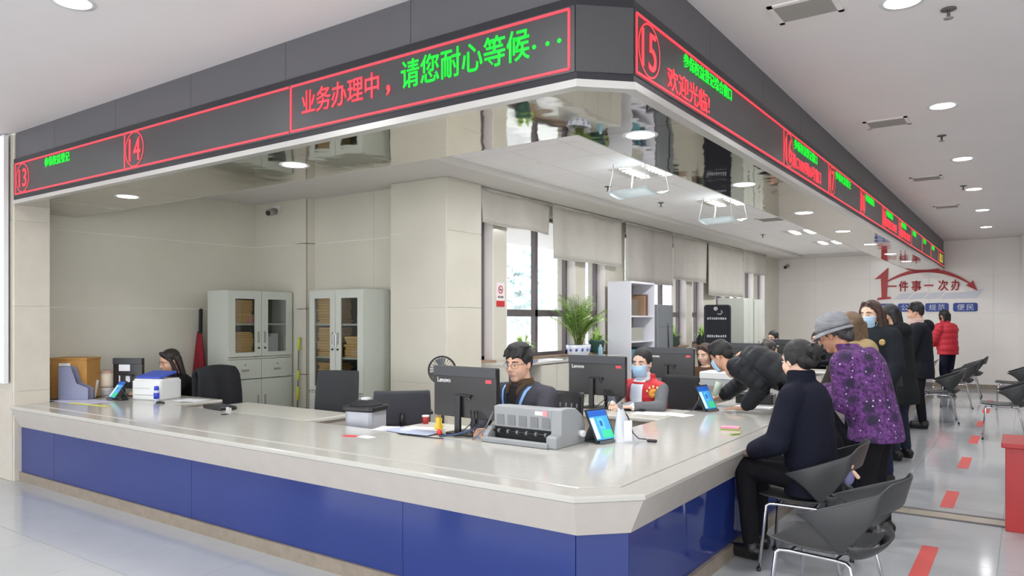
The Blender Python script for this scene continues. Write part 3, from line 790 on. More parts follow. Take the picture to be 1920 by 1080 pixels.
MB().tube([(-0.24, 0.03, 0.075), (0.21, 0.03, 0.075)], 0.008, 8).build('paper_bail', M_dark, dm)
for k in range(6): MB().cyl((-0.2 + k * 0.075, 0.03, 0.075), (-0.185 + k * 0.075, 0.03, 0.075), 0.014, n=12).build('bail_roller', M_pr2, dm)
for k in range(5): MB().box(-0.225 + k * 0.092, 0.0435, 0.115, -0.165 + k * 0.092, 0.047, 0.185).build('vent_grille', M_pr2, dm)
MB().box(0.09, 0.041, 0.20, 0.15, 0.046, 0.225).build('asset_label', M_whitep, dm)
MB().box(0.15, 0.041, 0.195, 0.185, 0.046, 0.232).build('asset_label', mat('pink_label', (232, 150, 158), 0.6), dm)
MB().cyl((0.30, 0.27, 0.07), (0.335, 0.27, 0.07), 0.022, n=14).build('platen_knob', M_white, dm)
for k in range(2): MB().tube([(-0.27 + 0.01 * k, 0.06, 0.20), (-0.28, 0.0, 0.10), (-0.33 - 0.02 * k, -0.07, 0.01)], 0.003, 6).build('paper_wire', M_pr2, dm)

# tablets on stands
M_tb = mat('tablet_screen_blue', (70, 150, 210), 0.15, emit=0.55)
M_tg = mat('tablet_screen_green', (60, 190, 140), 0.2, emit=0.55)
M_th = mat('tablet_screen_header', (40, 90, 175), 0.2, emit=0.5)
M_tl = mat('tablet_screen_light', (190, 222, 235), 0.2, emit=0.6)
def tablet(lab, loc, rz, w=0.2, h=0.24, lean=28):
    """screen looks to local -Y, leaning back"""
    t = thing('tablet_display', lab, 'tablet', loc, rz, 'rating tablets on the counter')
    Mx = Matrix.Translation((0, -0.05, 0.012)) @ Matrix.Rotation(R(-lean), 4, 'X')
    def pt(x0, z0, x1, z1, y0, y1): 
        q = MB().box(x0, y0, z0, x1, y1, z1); q.v = [tuple(Mx @ Vector(v)) for v in q.v]; return q
    b = pt(-w / 2, 0, w / 2, h, 0, 0.012).build('tablet_body', M_dark, t, bevel=0.005)
    pt(-w / 2 + 0.012, 0.015, w / 2 - 0.012, h - 0.015, -0.0015, 0.0).build('screen', M_tb, b)
    pt(-w / 2 + 0.012, h * 0.76, w / 2 - 0.012, h - 0.015, -0.003, -0.001).build('screen_header', M_th, b)
    pt(-w / 2 + 0.012, h * 0.1, -w / 2 + 0.05, h * 0.72, -0.003, -0.001).build('screen_panel', M_tl, b)
    pt(-w * 0.1, h * 0.36, w * 0.16, h * 0.70, -0.003, -0.001).build('screen_panel', mat('tablet_tile', (90, 180, 225), 0.2, emit=0.5), b)
    pt(-w * 0.1, h * 0.10, w / 2 - 0.016, h * 0.34, -0.003, -0.001).build('screen_panel', M_tg, b)
    pt(-w * 0.04, h * 0.46, w * 0.08, h * 0.62, -0.004, -0.002).build('screen_icon', M_th, b)
    MB().add([(-w * 0.4, 0.10, 0.0), (w * 0.4, 0.10, 0.0), (w * 0.4, 0.02, h * 0.55), (-w * 0.4, 0.02, h * 0.55), (-w * 0.4, 0.106, 0.0), (w * 0.4, 0.106, 0.0), (w * 0.4, 0.026, h * 0.55), (-w * 0.4, 0.026, h * 0.55)],
             [(0, 1, 2, 3), (7, 6, 5, 4), (0, 4, 5, 1), (1, 5, 6, 2), (2, 6, 7, 3), (3, 7, 4, 0)]).build('stand_back', mat('stand_metal', (120, 122, 126), 0.4, metal=0.5), t)
    MB().box(-w * 0.42, -0.065, 0, w * 0.42, 0.106, 0.006).build('stand_foot', MATS['stand_metal'], t)
    MB().box(-w * 0.42, -0.07, 0.0, w * 0.42, -0.062, 0.022).build('stand_lip', MATS['stand_metal'], t)
    return t
tablet('tablet with a lit blue and green screen beside the grey printer', (-2.36, 4.42, ZK), R(90 - 14))
tablet('tablet with a dark teal screen by the hand of the bending man', (-2.37, 6.46, ZK), R(90 - 14), w=0.19, h=0.25)
tablet('tablet leaning on the counter at the far left in front of the white printer', (-7.72, 3.86, ZK), R(-6), w=0.17, h=0.22, lean=35)

# white office printer on the left with a blue folder
wp = thing('office_printer', 'white office printer at the far left under a blue folder', 'printer', (-7.47, 4.16, ZD), R(20))
MB().prism(rbox(0.36, 0.32, 0, 0.03), 0, 0.20).build('printer_body', M_white, wp, bevel=0.012)
MB().prism(rbox(0.345, 0.29, 0, 0.03), 0.20, 0.215).build('printer_lid', mat('printer_lid_white', (240, 236, 238), 0.4), wp, bevel=0.004)
MB().box(-0.14, -0.162, 0.05, 0.14, -0.158, 0.055).build('tray_seam', M_vent, wp)
MB().box(-0.14, -0.162, 0.12, 0.05, -0.158, 0.124).build('tray_seam', M_vent, wp)
o = MB().prism([(-0.16, -0.10), (0.13, -0.10), (0.16, 0.12), (-0.13, 0.12)], 0, 0.02).build('folder', mat('blue_folder', (66, 92, 190), 0.5), None, loc=(-7.47, 4.15, ZD + 0.240), rot=(R(13), 0, R(20)))
tag(o, 'blue plastic folder lying tilted on the white printer', 'folder')
# white printer mid row
wp2 = thing('office_printer', 'white and grey printer on the second desk row behind the tablet', 'printer', (-2.78, 8.05, ZD), R(0))
MB().prism(rbox(0.40, 0.34, 0, 0.02), 0.0, 0.17).build('printer_body', mat('printer_light_grey', (176, 180, 182), 0.4), wp2, bevel=0.01)
MB().prism(rbox(0.41, 0.35, 0, 0.02), 0.17, 0.25).build('scanner_lid', M_white, wp2, bevel=0.01)
MB().box(-0.16, -0.175, 0.04, 0.16, -0.168, 0.10).build('paper_tray', M_vent, wp2)
o = thing('card_machine', 'black flat signature machine on the counter left of the bending man', 'machine', (-2.2, 7.35, ZK), R(5))
MB().prism(rbox(0.36, 0.2, 0, 0.02), 0, 0.10).build('machine_body', M_dark, o, bevel=0.01)
MB().prism(rbox(0.30, 0.12, 0, 0.01), 0.10, 0.106).build('writing_plate', M_aio2, o)

# desk phone or card reader, left
o = thing('signature_pad', 'black signature pad lying on the counter in front of the coat chair', 'signature pad', (-6.13, 4.02, ZK), R(-4))
MB().prism([(-0.19, -0.07), (0.14, -0.09), (0.16, 0.07), (-0.16, 0.09)], 0, 0.035).build('pad_body', M_dark, o, bevel=0.008)
MB().prism([(-0.12, -0.045), (0.08, -0.055), (0.10, 0.04), (-0.10, 0.055)], 0.035, 0.038).build('pad_plate', M_aio2, o)
MB().tube([(0.15, 0, 0.03), (0.20, -0.01, 0.04), (0.24, 0.02, 0.02)], 0.012, 8).build('pad_cable', M_darkm, o)
MB().box(0.15, -0.03, 0.0, 0.175, 0.01, 0.03).build('plug', M_white, o)
o = thing('computer_mouse', 'small black mouse on the counter before the white printer', 'mouse', (-7.0, 3.93, ZK), R(20))
MB().ell((0, 0, 0.0), (0.05, 0.03, 0.024)).build('mouse_body', M_dark, o)
MB().box(0.01, -0.004, 0.018, 0.035, 0.004, 0.024).build('wheel', M_vent, o)
o = tag(MB().lathe([(0.0, 0.0), (0.03, 0.0), (0.032, 0.002), (0.03, 0.004), (0.0, 0.004)], 20).build('cable_grommet', M_darkm, None, loc=(-5.735, 3.80, ZK)), 'small black cable grommet in the empty desk wing', 'grommet')

# gooseneck microphone
o = thing('gooseneck_microphone', 'thin black gooseneck microphone in front of the white printer', 'microphone', (-7.60, 3.86, ZK), R(0))
MB().prism(rbox(0.11, 0.09, 0, 0.02), 0, 0.03).build('microphone_base', M_dark, o, bevel=0.006)
MB().tube([(0, 0, 0.03), (0.02, 0.0, 0.09), (0.09, 0.0, 0.15), (0.16, 0.0, 0.185)], 0.004, 8).build('gooseneck', M_dark, o)
MB().cap((0.16, 0, 0.185), (0.19, 0, 0.197), 0.011).build('microphone_head', M_darkm, o)
# glue bottle
o = thing('glue_bottle', 'small clear glue bottle with a blue cap against the white printer', 'bottle', (-7.23, 4.02, ZK), 0)
MB().lathe([(0.0, 0), (0.024, 0.0), (0.026, 0.01), (0.026, 0.10), (0.02, 0.112)], 16).build('bottle_body', mat('bottle_clear', (196, 206, 224), 0.2), o)
MB().lathe([(0.022, 0.112), (0.024, 0.115), (0.022, 0.15), (0.0, 0.155)], 16).build('bottle_cap', mat('cap_blue', (44, 62, 190), 0.4), o)
MB().lathe([(0.0268, 0.025), (0.0268, 0.085)], 16).build('bottle_label', MATS['cap_blue'], o)
# humidifier
o = thing('humidifier', 'cream round humidifier with a pink top at the far left', 'humidifier', (-8.26, 4.03, ZD), 0)
MB().lathe([(0.0, 0), (0.075, 0.0), (0.085, 0.01), (0.088, 0.06), (0.088, 0.085)], 24).build('water_base', mat('humidifier_grey', (212, 210, 214), 0.3), o)
MB().lathe([(0.088, 0.087), (0.090, 0.12), (0.084, 0.20), (0.072, 0.245), (0.0, 0.247)], 24).build('humidifier_body', mat('humidifier_cream', (230, 218, 196), 0.4), o)
MB().lathe([(0.071, 0.247), (0.058, 0.262), (0.03, 0.267), (0.0, 0.267)], 24).build('humidifier_top', mat('humidifier_pink', (226, 172, 158), 0.4), o)
# cardboard box, file holder, brochure stand
M_card = mat('orange_cardboard', (186, 136, 72), 0.7, var=0.06, vscale=20)
o = thing('cardboard_box', 'orange brown cardboard file box beside the left pillar', 'box', (-8.28, 3.72, ZK), R(35))
MB().box(-0.19, -0.13, 0, 0.19, 0.13, 0.42).build('box_body', M_card, o, bevel=0.006)
MB().box(-0.10, -0.134, 0.34, 0.02, -0.13, 0.37).build('box_label', M_whitep, o)
MB().box(-0.195, -0.135, 0.405, 0.195, 0.135, 0.425).build('box_lid', M_card, o, bevel=0.004)
o = thing('file_holder', 'grey blue magazine file holder with slanted side before the cardboard box', 'file holder', (-8.07, 3.63, ZK), R(35))
M_fh = mat('file_holder_grey', (138, 142, 168), 0.5, var=0.1, vscale=60)
XZ = Matrix(((1, 0, 0, 0), (0, 0, 1, 0), (0, 1, 0, 0), (0, 0, 0, 1)))
for y in (-0.05, 0.045): MB().prism([(-0.15, 0), (0.15, 0), (0.15, 0.12), (0.03, 0.17), (-0.03, 0.34), (-0.15, 0.34)], y, y + 0.005, XZ).build('side_panel', M_fh, o)
MB().box(-0.155, -0.05, 0, -0.15, 0.05, 0.34).build('spine', M_fh, o)
MB().box(-0.15, -0.05, 0, 0.15, 0.05, 0.005).build('bottom', M_fh, o)
MB().box(-0.145, -0.03, 0.006, 0.10, 0.03, 0.10).build('filed_sheets', M_card, o)
o = thing('brochure_stand', 'small clear brochure stand with leaflets left of the humidifier', 'brochure stand', (-8.17, 3.83, ZK), R(30))
MB().add([(-0.06, -0.02, 0), (0.06, -0.02, 0), (0.06, 0.03, 0.18), (-0.06, 0.03, 0.18), (-0.06, -0.016, 0), (0.06, -0.016, 0), (0.06, 0.034, 0.18), (-0.06, 0.034, 0.18)], [(0, 1, 2, 3), (7, 6, 5, 4), (0, 4, 5, 1), (1, 5, 6, 2), (2, 6, 7, 3), (3, 7, 4, 0)]).build('leaflets', mat('leaflet', (198, 206, 214), 0.5), o)
MB().box(-0.065, -0.05, 0, 0.065, 0.05, 0.005).box(-0.065, -0.05, 0, 0.065, -0.046, 0.08).build('acrylic_stand', glass_mat('acrylic', (0.8, 0.84, 0.88), 0.12), o)

def sheet(name, lab, cat, m, loc, rz, w, d, t=0.0015, grp=None):
    o = MB().box(-w / 2, -d / 2, 0, w / 2, d / 2, t).build(name, m, None, loc=loc, rot=(0, 0, R(rz))); tag(o, lab, cat, grp); return o
M_lav = mat('lavender_paper', (206, 206, 228), 0.6)
sheet('notice_sheet', 'pale lavender notice sheet lying on the counter at the far left', 'paper', M_lav, (-7.85, 3.58, ZK), 4, 0.62, 0.3)
sheet('yellow_strip', 'yellow paper strip on the counter edge at the far left', 'paper', mat('yellow_paper', (228, 226, 120), 0.6), (-7.45, 3.47, ZK + 0.0016), 6, 0.62, 0.06)
sheet('red_card', 'small red card lying flat on the counter left of the papers', 'card', mat('red_card', (206, 64, 70), 0.5), (-3.95, 3.62, ZK), 12, 0.12, 0.07)
sheet('white_sheet', 'small white slip beside the red card on the counter', 'paper', M_whitep, (-3.83, 3.66, ZK), -6, 0.12, 0.08)
for k, (x, y, a, w, d) in enumerate(((-3.92, 4.04, 20, 0.3, 0.21), (-3.80, 4.02, -8, 0.3, 0.2), (-3.72, 4.13, 14, 0.29, 0.2), (-3.62, 4.0, 4, 0.26, 0.2))):
    sheet('document', ['white document sheet at the left of the pile by the grey bin', 'second document sheet of the pile left of the monitor', 'upper document sheet of the pile left of the monitor', 'document sheet of the pile touching the monitor cable'][k], 'paper', M_whitep if k % 2 == 0 else mat('bluish_paper', (176, 184, 206), 0.6), (x, y, ZK + 0.002 * (k + 1)), a, w, d, 0.0018, 'papers piled left of the monitor')
sheet('document', 'white sheet on the desk in front of the woman in the red vest', 'paper', M_whitep, (-2.72, 6.02, ZD), 10, 0.3, 0.21)
sheet('document', 'white sheet lying at the joint of desk and counter by the red vest', 'paper', M_whitep, (-2.50, 6.06, ZK), -12, 0.26, 0.18)
sheet('document', 'white sheet on the counter under the bending man\'s cuff', 'paper', M_whitep, (-2.12, 6.98, ZK), 6, 0.34, 0.22)
sheet('document', 'white sheet on the far left desk right of the white printer', 'paper', M_whitep, (-7.03, 4.28, ZD), 15, 0.3, 0.21)
nt_ = thing('note_pad', 'pink and green stack of note slips at the counter edge', 'note pad', (-1.80, 5.40, ZK), R(12))
for k, (c, nm) in enumerate((((232, 206, 200), 'cream_slips'), ((150, 188, 90), 'green_slips'), ((232, 150, 170), 'pink_slips'))):
    MB().box(-0.07, -0.05, 0.012 * k, 0.07 - 0.005 * k, 0.05, 0.012 * k + 0.011).build(nm, mat(nm, c, 0.7), nt_)
o = tag(MB().box(-0.04, -0.01, 0, 0.04, 0.01, 0.012).build('green_clip', mat('clip_green', (150, 170, 90), 0.5), None, loc=(-1.72, 5.25, ZK), rot=(0, 0, R(60))), 'small green clip below the note pad on the counter', 'clip')

# folded paper in a clear bag with a cord, next to the tablet
o = thing('paper_bag', 'clear plastic sleeve with folded white paper next to the lit tablet', 'bag', (-2.245, 4.53, ZK), R(60))
def bagf(u, v):
    a = 2 * PI * u; w = 0.062 * (1 - v) ** 0.8 + 0.018; d = 0.045 * (1 - v) + 0.008
    return (w * math.cos(a) - 0.03 * v, d * math.sin(a), 0.235 * v)
MB().grid(bagf, 18, 8).build('plastic_sleeve', mat('clear_plastic', (206, 210, 216), 0.15, bump=0.5, bscale=30), o)
MB().box(-0.035, -0.05, 0.01, 0.03, -0.045, 0.15).build('folded_paper', M_whitep, o)
MB().cap((-0.03, 0, 0.235), (-0.035, 0, 0.255), 0.016).build('bag_clip', M_pr2, o)
MB().tube([(-0.03, 0, 0.24), (0.03, 0.0, 0.17), (0.08, 0.01, 0.05), (0.12, 0.0, 0.012), (0.17, -0.02, 0.008)], 0.004, 6).build('cord', M_dark, o)
o = tag(MB().cap((0, 0, 0.012), (0.05, 0.01, 0.012), 0.011).build('cord_plug', M_dark, None, loc=(-2.10, 4.60, ZK)), 'small black plug on the counter right of the plastic sleeve', 'plug')

# clutter by the monitor
o = thing('paper_cup', 'small red and white paper cup behind the document pile', 'cup', (-3.93, 4.40, ZD), 0)
MB().lathe([(0.0, 0), (0.022, 0), (0.028, 0.065), (0.026, 0.065), (0.020, 0.006)], 16).build('cup_body', mat('cup_red', (176, 44, 40), 0.5), o)
MB().lathe([(0.029, 0.056), (0.030, 0.067), (0.027, 0.067)], 16).build('cup_rim', M_white, o)
o = thing('pen_figure', 'yellow toy pen holder with an orange pen left of the monitor', 'pen holder', (-3.62, 4.20, ZD), 0)
MB().lathe([(0.0, 0), (0.03, 0), (0.034, 0.03), (0.022, 0.06), (0.026, 0.085), (0.012, 0.10), (0.0, 0.10)], 16).build('holder_body', mat('toy_yellow', (236, 196, 60), 0.5), o)
MB().tube([(0, 0, 0.09), (-0.012, 0, 0.18)], [0.006, 0.006], 8).build('pen', mat('pen_orange', (226, 130, 70), 0.5), o)
MB().ell((-0.013, 0, 0.195), (0.014, 0.014, 0.016)).build('pen_tip', MATS['pen_orange'], o)
o = tag(MB().ell((0, 0, 0.022), (0.02, 0.02, 0.022)).build('stamp_knob', mat('knob_red', (226, 64, 52), 0.4), None, loc=(-3.46, 4.02, ZK)), 'small red stamp knob at the foot of the monitor', 'stamp')
o = tag(MB().tube([(-0.30, 0.02, 0.004), (-0.34, -0.03, 0.004), (-0.28, -0.06, 0.004), (-0.1, -0.055, 0.004), (0.1, -0.03, 0.004)], 0.0035, 6).build('thin_cable', M_dark, None, loc=(-3.42, 3.93, ZK)), 'thin dark cable looping on the counter left of the monitor foot', 'cable')
o = tag(MB().tube([(-0.12, -0.02, 0.008), (-0.02, 0.03, 0.02), (0.08, 0.09, 0.05), (0.14, 0.12, 0.09)], 0.008, 8).build('blue_cable', mat('cable_blue', (56, 74, 104), 0.5), None, loc=(-3.28, 3.97, ZK)), 'blue grey cable bundle rising behind the black monitor', 'cable')

# shredder bin behind the counter
o = thing('waste_bin', 'tall silver grey bin with a black lined rim behind the counter', 'bin', (-4.42, 4.22, 0), R(10))
MB().prism(rbox(0.27, 0.25, 0, 0.05), 0, 0.84).build('bin_body', mat('bin_silver', (186, 188, 196), 0.35, metal=0.2), o, bevel=0.01)
MB().prism(rbox(0.31, 0.29, 0, 0.06), 0.83, 0.875).build('bin_liner', M_dark, o, bevel=0.012)
MB().lathe([(0.0, 0.92), (0.05, 0.915), (0.12, 0.89), (0.14, 0.874)], 24).build('bin_lid', M_darkm, o)
MB().box(-0.03, -0.03, 0.905, 0.03, 0.03, 0.935).build('lid_handle', mat('handle_white', (210, 210, 210), 0.4), o, bevel=0.005)

# pedestal fan
fn_ = thing('pedestal_fan', 'grey pedestal fan half hidden behind the black monitor', 'fan', tuple(at(829, 694, 6.35).xy) + (0,), TH)
fz = at(829, 694, 6.35).z
MB().lathe([(0.0, 0), (0.2, 0), (0.2, 0.02), (0.03, 0.04), (0.02, 0.05)], 24).build('fan_base', M_dark, fn_)
MB().cyl((0, 0.04, 0.04), (0, 0.04, fz - 0.08), 0.014).build('fan_pole', M_dark, fn_)
MB().ell((0, 0.07, fz), (0.05, 0.08, 0.05)).build('fan_motor', M_dark, fn_)
q = MB()
for y, rr in ((-0.035, 0.115), (0.0, 0.122), (0.035, 0.115)):
    q.tube([(rr * math.cos(2 * PI * k / 28), y, fz + rr * math.sin(2 * PI * k / 28)) for k in range(28)], 0.004, 6, closed=True)
for k in range(24):
    a = 2 * PI * k / 24; c, s = math.cos(a), math.sin(a)
    q.tube([(0.02 * c, -0.05, fz + 0.02 * s), (0.08 * c, -0.048, fz + 0.08 * s), (0.122 * c, 0.0, fz + 0.122 * s), (0.08 * c, 0.048, fz + 0.08 * s)], 0.0016, 4)
q.build('fan_guard', M_dark, fn_, kind='stuff')
bm_ = MB().grid(lambda u, v: ((0.02 + 0.085 * u) * math.cos(-0.5 + v), 0.012 * math.sin(-1 + 2 * v), (0.02 + 0.085 * u) * math.sin(-0.5 + v)), 5, 5).mesh('fan_blade'); bm_.materials.append(mat('fan_blade_grey', (96, 100, 104), 0.4))
for k in range(3): inst(bm_, 'blade', fn_, (0, 0, fz), (0, R(120 * k + 20), 0))

# ================================================================== CABINETS, SHELVES, WALL THINGS
M_file = mat('kraft_files', (206, 168, 106), 0.8, var=0.25, vscale=3, stretch=(0.5, 0.5, 40))
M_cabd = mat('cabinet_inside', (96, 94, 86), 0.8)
def file_cabinet(lab, loc, rz, solid_left, glass_bottom, drawers):
    """front looks to local -Y; 0.92 wide, 0.4 deep, 1.92 high"""
    t = thing('file_cabinet', lab, 'cabinet', loc, rz, 'grey steel file cabinets')
    W, D, H = 0.46, 0.2, 1.915
    q = MB(); q.box(-W, -D, 0, -W + 0.02, D, H).box(W - 0.02, -D, 0, W, D, H).box(-W + 0.02, -D, H - 0.03, W - 0.02, D, H).box(-W + 0.02, D - 0.02, 0.08, W - 0.02, D, H - 0.03).box(-W + 0.02, -D, 0, W - 0.02, D, 0.08)
    zb = glass_bottom - 0.06
    q.box(-W + 0.02, -D, zb - 0.02, W - 0.02, D - 0.02, zb)
    q.build('carcass', M_cab, t)
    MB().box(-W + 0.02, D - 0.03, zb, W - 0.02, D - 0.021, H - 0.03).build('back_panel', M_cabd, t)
    nsh = 2 if not drawers else 1
    for k in range(nsh):
        z = zb + (H - 0.03 - zb) * (k + 1) / (nsh + 1); MB().box(-W + 0.02, -D + 0.03, z, W - 0.02, D - 0.03, z + 0.02).build('shelf', M_cab, t)
    # kraft files stacked on the shelves, one object each
    rnd = random.Random(int(glass_bottom * 100))
    lv = [zb] + [zb + (H - 0.03 - zb) * (k + 1) / (nsh + 1) + 0.02 for k in range(nsh)]
    hh = (H - 0.03 - zb) / (nsh + 1) - 0.04
    for li, z in enumerate(lv):
        for side in (0, 1):
            full = (1.0 if side == 0 else (0.75 if li == 1 and drawers == 0 else 0.6 if li == 0 and drawers == 0 else 0.0))
            if drawers and side == 0: full = 0.9 if li == 0 else 0.8
            zz = z; cx = -0.235 if side == 0 else 0.24
            while zz < z + hh * full - 0.02:
                th = rnd.uniform(0.018, 0.034)
                fb = MB().box(-0.15, -0.13, 0, 0.15, 0.13, th).build('file_bundle', M_file, t, loc=(cx + rnd.uniform(-0.012, 0.012), -0.02 + rnd.uniform(-0.015, 0.015), zz), rot=(0, 0, rnd.uniform(-0.04, 0.04)))
                zz += th + 0.003
    if drawers:
        MB().box(0.14, -0.1, zb, 0.22, 0.1, zb + 0.24).build('white_carton', M_white, t); MB().box(0.25, -0.06, zb, 0.36, 0.08, zb + 0.28).build('white_carton', M_white, t)
        MB().box(-0.14, -0.15, lv[1], -0.06, -0.08, lv[1] + 0.11).build('pink_box', mat('pink_box', (206, 150, 140), 0.6), t)
    else:
        MB().box(0.28, -0.14, lv[2], 0.36, -0.06, lv[2] + 0.1).build('white_carton', M_white, t)
    # glazed doors
    for s in (-1, 1):
        x0, x1 = (-W + 0.004, -0.003) if s < 0 else (0.003, W - 0.004)
        d = MB(); f = 0.09
        d.box(x0, -D - 0.018, zb + 0.01, x0 + f, -D - 0.001, H - 0.006).box(x1 - f, -D - 0.018, zb + 0.01, x1, -D - 0.001, H - 0.006).box(x0 + f, -D - 0.018, H - 0.10, x1 - f, -D - 0.001, H - 0.006).box(x0 + f, -D - 0.018, zb + 0.01, x1 - f, -D - 0.001, zb + 0.06)
        do = d.build('door', M_cab, t)
        MB().box(x0 + f, -D - 0.01, zb + 0.06, x1 - f, -D - 0.006, H - 0.10).build('door_pane', M_dglass, do)
        xh = -0.045 if s < 0 else 0.045
        MB().box(xh - 0.012, -D - 0.026, 1.28, xh + 0.012, -D - 0.018, 1.42).build('handle', M_vent, do, bevel=0.003)
        MB().cyl((xh, -D - 0.03, 1.22), (xh, -D - 0.018, 1.22), 0.012).build('lock', M_dark, do)
    zl = zb - 0.02
    if drawers:
        for s in (-1, 1):
            x0, x1 = (-W + 0.004, -0.003) if s < 0 else (0.003, W - 0.004)
            dr = MB().box(x0, -D - 0.018, zl - 0.24, x1, -D, zl - 0.005).build('drawer', M_cab, t, bevel=0.004)
            MB().box((x0 + x1) / 2 - 0.05, -D - 0.024, zl - 0.15, (x0 + x1) / 2 + 0.05, -D - 0.018, zl - 0.125).build('drawer_handle', M_vent, dr)
            MB().cyl(((x0 + x1) / 2, -D - 0.026, zl - 0.07), ((x0 + x1) / 2, -D - 0.018, zl - 0.07), 0.01).build('lock', M_vent, dr)
        zl -= 0.245
    for s in (-1, 1):
        x0, x1 = (-W + 0.004, -0.003) if s < 0 else (0.003, W - 0.004)
        do = MB().box(x0, -D - 0.018, 0.085, x1, -D, zl - 0.004).build('lower_door', M_cab, t, bevel=0.004)
        xh = -0.05 if s < 0 else 0.05
        MB().box(xh - 0.012, -D - 0.026, zl - 0.36, xh + 0.012, -D - 0.018, zl - 0.2).build('handle', M_vent, do, bevel=0.003)
file_cabinet('grey steel file cabinet with short glazed doors and two drawers', (-7.9, 5.60, 0), R(90), True, 1.17, 1)
file_cabinet('grey steel file cabinet with tall glazed doors full of brown files', (-6.56, 6.0, 0), 0, True, 0.78, 0)
file_lock = tag(MB().tube([(-0.02, 0, -0.10), (-0.025, 0, 0.03), (0, 0, 0.06), (0.025, 0, 0.03), (0.02, 0, -0.10), (-0.02, 0, -0.10)], 0.009, 8).build('cable_lock', M_white, None, loc=(-6.56, 5.77, 1.35)), 'white loop lock hanging on the tall glazed cabinet doors', 'lock')

# mop against the back wall
o = thing('mop_pole', 'yellow and grey mop pole leaning beside the short glazed cabinet', 'mop', (-7.55, 6.02, 0), 0)
MB().cyl((0, 0, 0.0), (0.02, 0.02, 1.30), 0.010, n=10).build('pole', M_pr2, o)
for z0, z1 in ((0.55, 0.72), (0.80, 0.92), (1.18, 1.34)): MB().cyl((0.02 * z0 / 1.3, 0.02 * z0 / 1.3, z0), (0.02 * z1 / 1.3, 0.02 * z1 / 1.3, z1), 0.018, n=12).build('yellow_sleeve', mat('mop_yellow', (206, 214, 70), 0.5), o)
MB().box(-0.14, -0.05, 0, 0.14, 0.03, 0.03).build('mop_head', M_pr2, o)

# red garment hanging between wall and cabinet
o = thing('hanging_garment', 'dark red garment hanging beside the short glazed cabinet', 'garment', (-8.40, 5.22, 0.8), 0)
def gar(u, v):
    a = 2 * PI * u; w = 0.035 + 0.09 * v ** 0.8; return (w * math.cos(a), 0.4 * w * math.sin(a) * (1 + 0.3 * math.sin(5 * a)), 0.62 - 0.58 * v)
MB().grid(gar, 24, 10).build('cloth', mat('dark_red_cloth', (146, 34, 48), 0.85, var=0.1), o)
MB().cap((0.02, 0, 0.60), (0.03, 0, 0.88), 0.022).build('dark_strap', M_darkm, o)

# dome camera on the back wall and one on the far wall
def cctv(lab, loc, rz):
    t = thing('security_camera', lab, 'camera', loc, rz, 'wall cameras')
    MB().box(-0.05, -0.02, -0.05, 0.05, 0.0, 0.05).build('mount', M_white, t)
    MB().cyl((0, -0.02, 0), (0, -0.08, -0.02), 0.015).build('arm', M_vent, t)
    MB().cyl((0, -0.06, -0.03), (0, -0.2, -0.07), 0.045, n=16).build('camera_body', M_vent, t)
    MB().cyl((0, -0.2, -0.07), (0, -0.205, -0.0715), 0.032, n=16).build('lens', M_dark, t)
cctv('small grey security camera high on the beige back wall', (-8.02, 6.084, 3.0), R(20))
cctv('small security camera high on the far wall beside the windows', (-5.0, YF - 0.006, 2.95), R(-10))

# no smoking sign on the window pier
o = thing('no_smoking_sign', 'white and red no smoking sign on the pier left of the window', 'sign', (XW, 7.226, 1.87), R(90))
MB().box(-0.085, -0.008, -0.145, 0.085, 0.0, 0.145).build('sign_plate', mat('sign_white', (232, 222, 222), 0.4), o)
MB().box(-0.085, -0.010, -0.145, 0.085, -0.007, -0.075).build('red_footer', mat('sign_red', (196, 40, 48), 0.4), o)
q = MB()
for k in range(24):
    a0, a1 = 2 * PI * k / 24, 2 * PI * (k + 1) / 24
    q.add([(0.05 * math.cos(a0), -0.010, 0.06 + 0.05 * math.sin(a0)), (0.05 * math.cos(a1), -0.010, 0.06 + 0.05 * math.sin(a1)), (0.038 * math.cos(a1), -0.010, 0.06 + 0.038 * math.sin(a1)), (0.038 * math.cos(a0), -0.010, 0.06 + 0.038 * math.sin(a0))], [(0, 1, 2, 3)])
q.add([(-0.034, -0.0105, 0.088), (-0.028, -0.0105, 0.094), (0.034, -0.0105, 0.032), (0.028, -0.0105, 0.026)], [(0, 1, 2, 3)])
q.build('prohibition_ring', MATS['sign_red'], o)
MB().box(-0.03, -0.0095, 0.052, 0.03, -0.008, 0.064).build('cigarette', M_dark, o)
text('lettering', '禁止吸烟', M_dark, o, 0.11, 0.028, (0, -0.009, -0.03), FR, 0.001, 0.01)

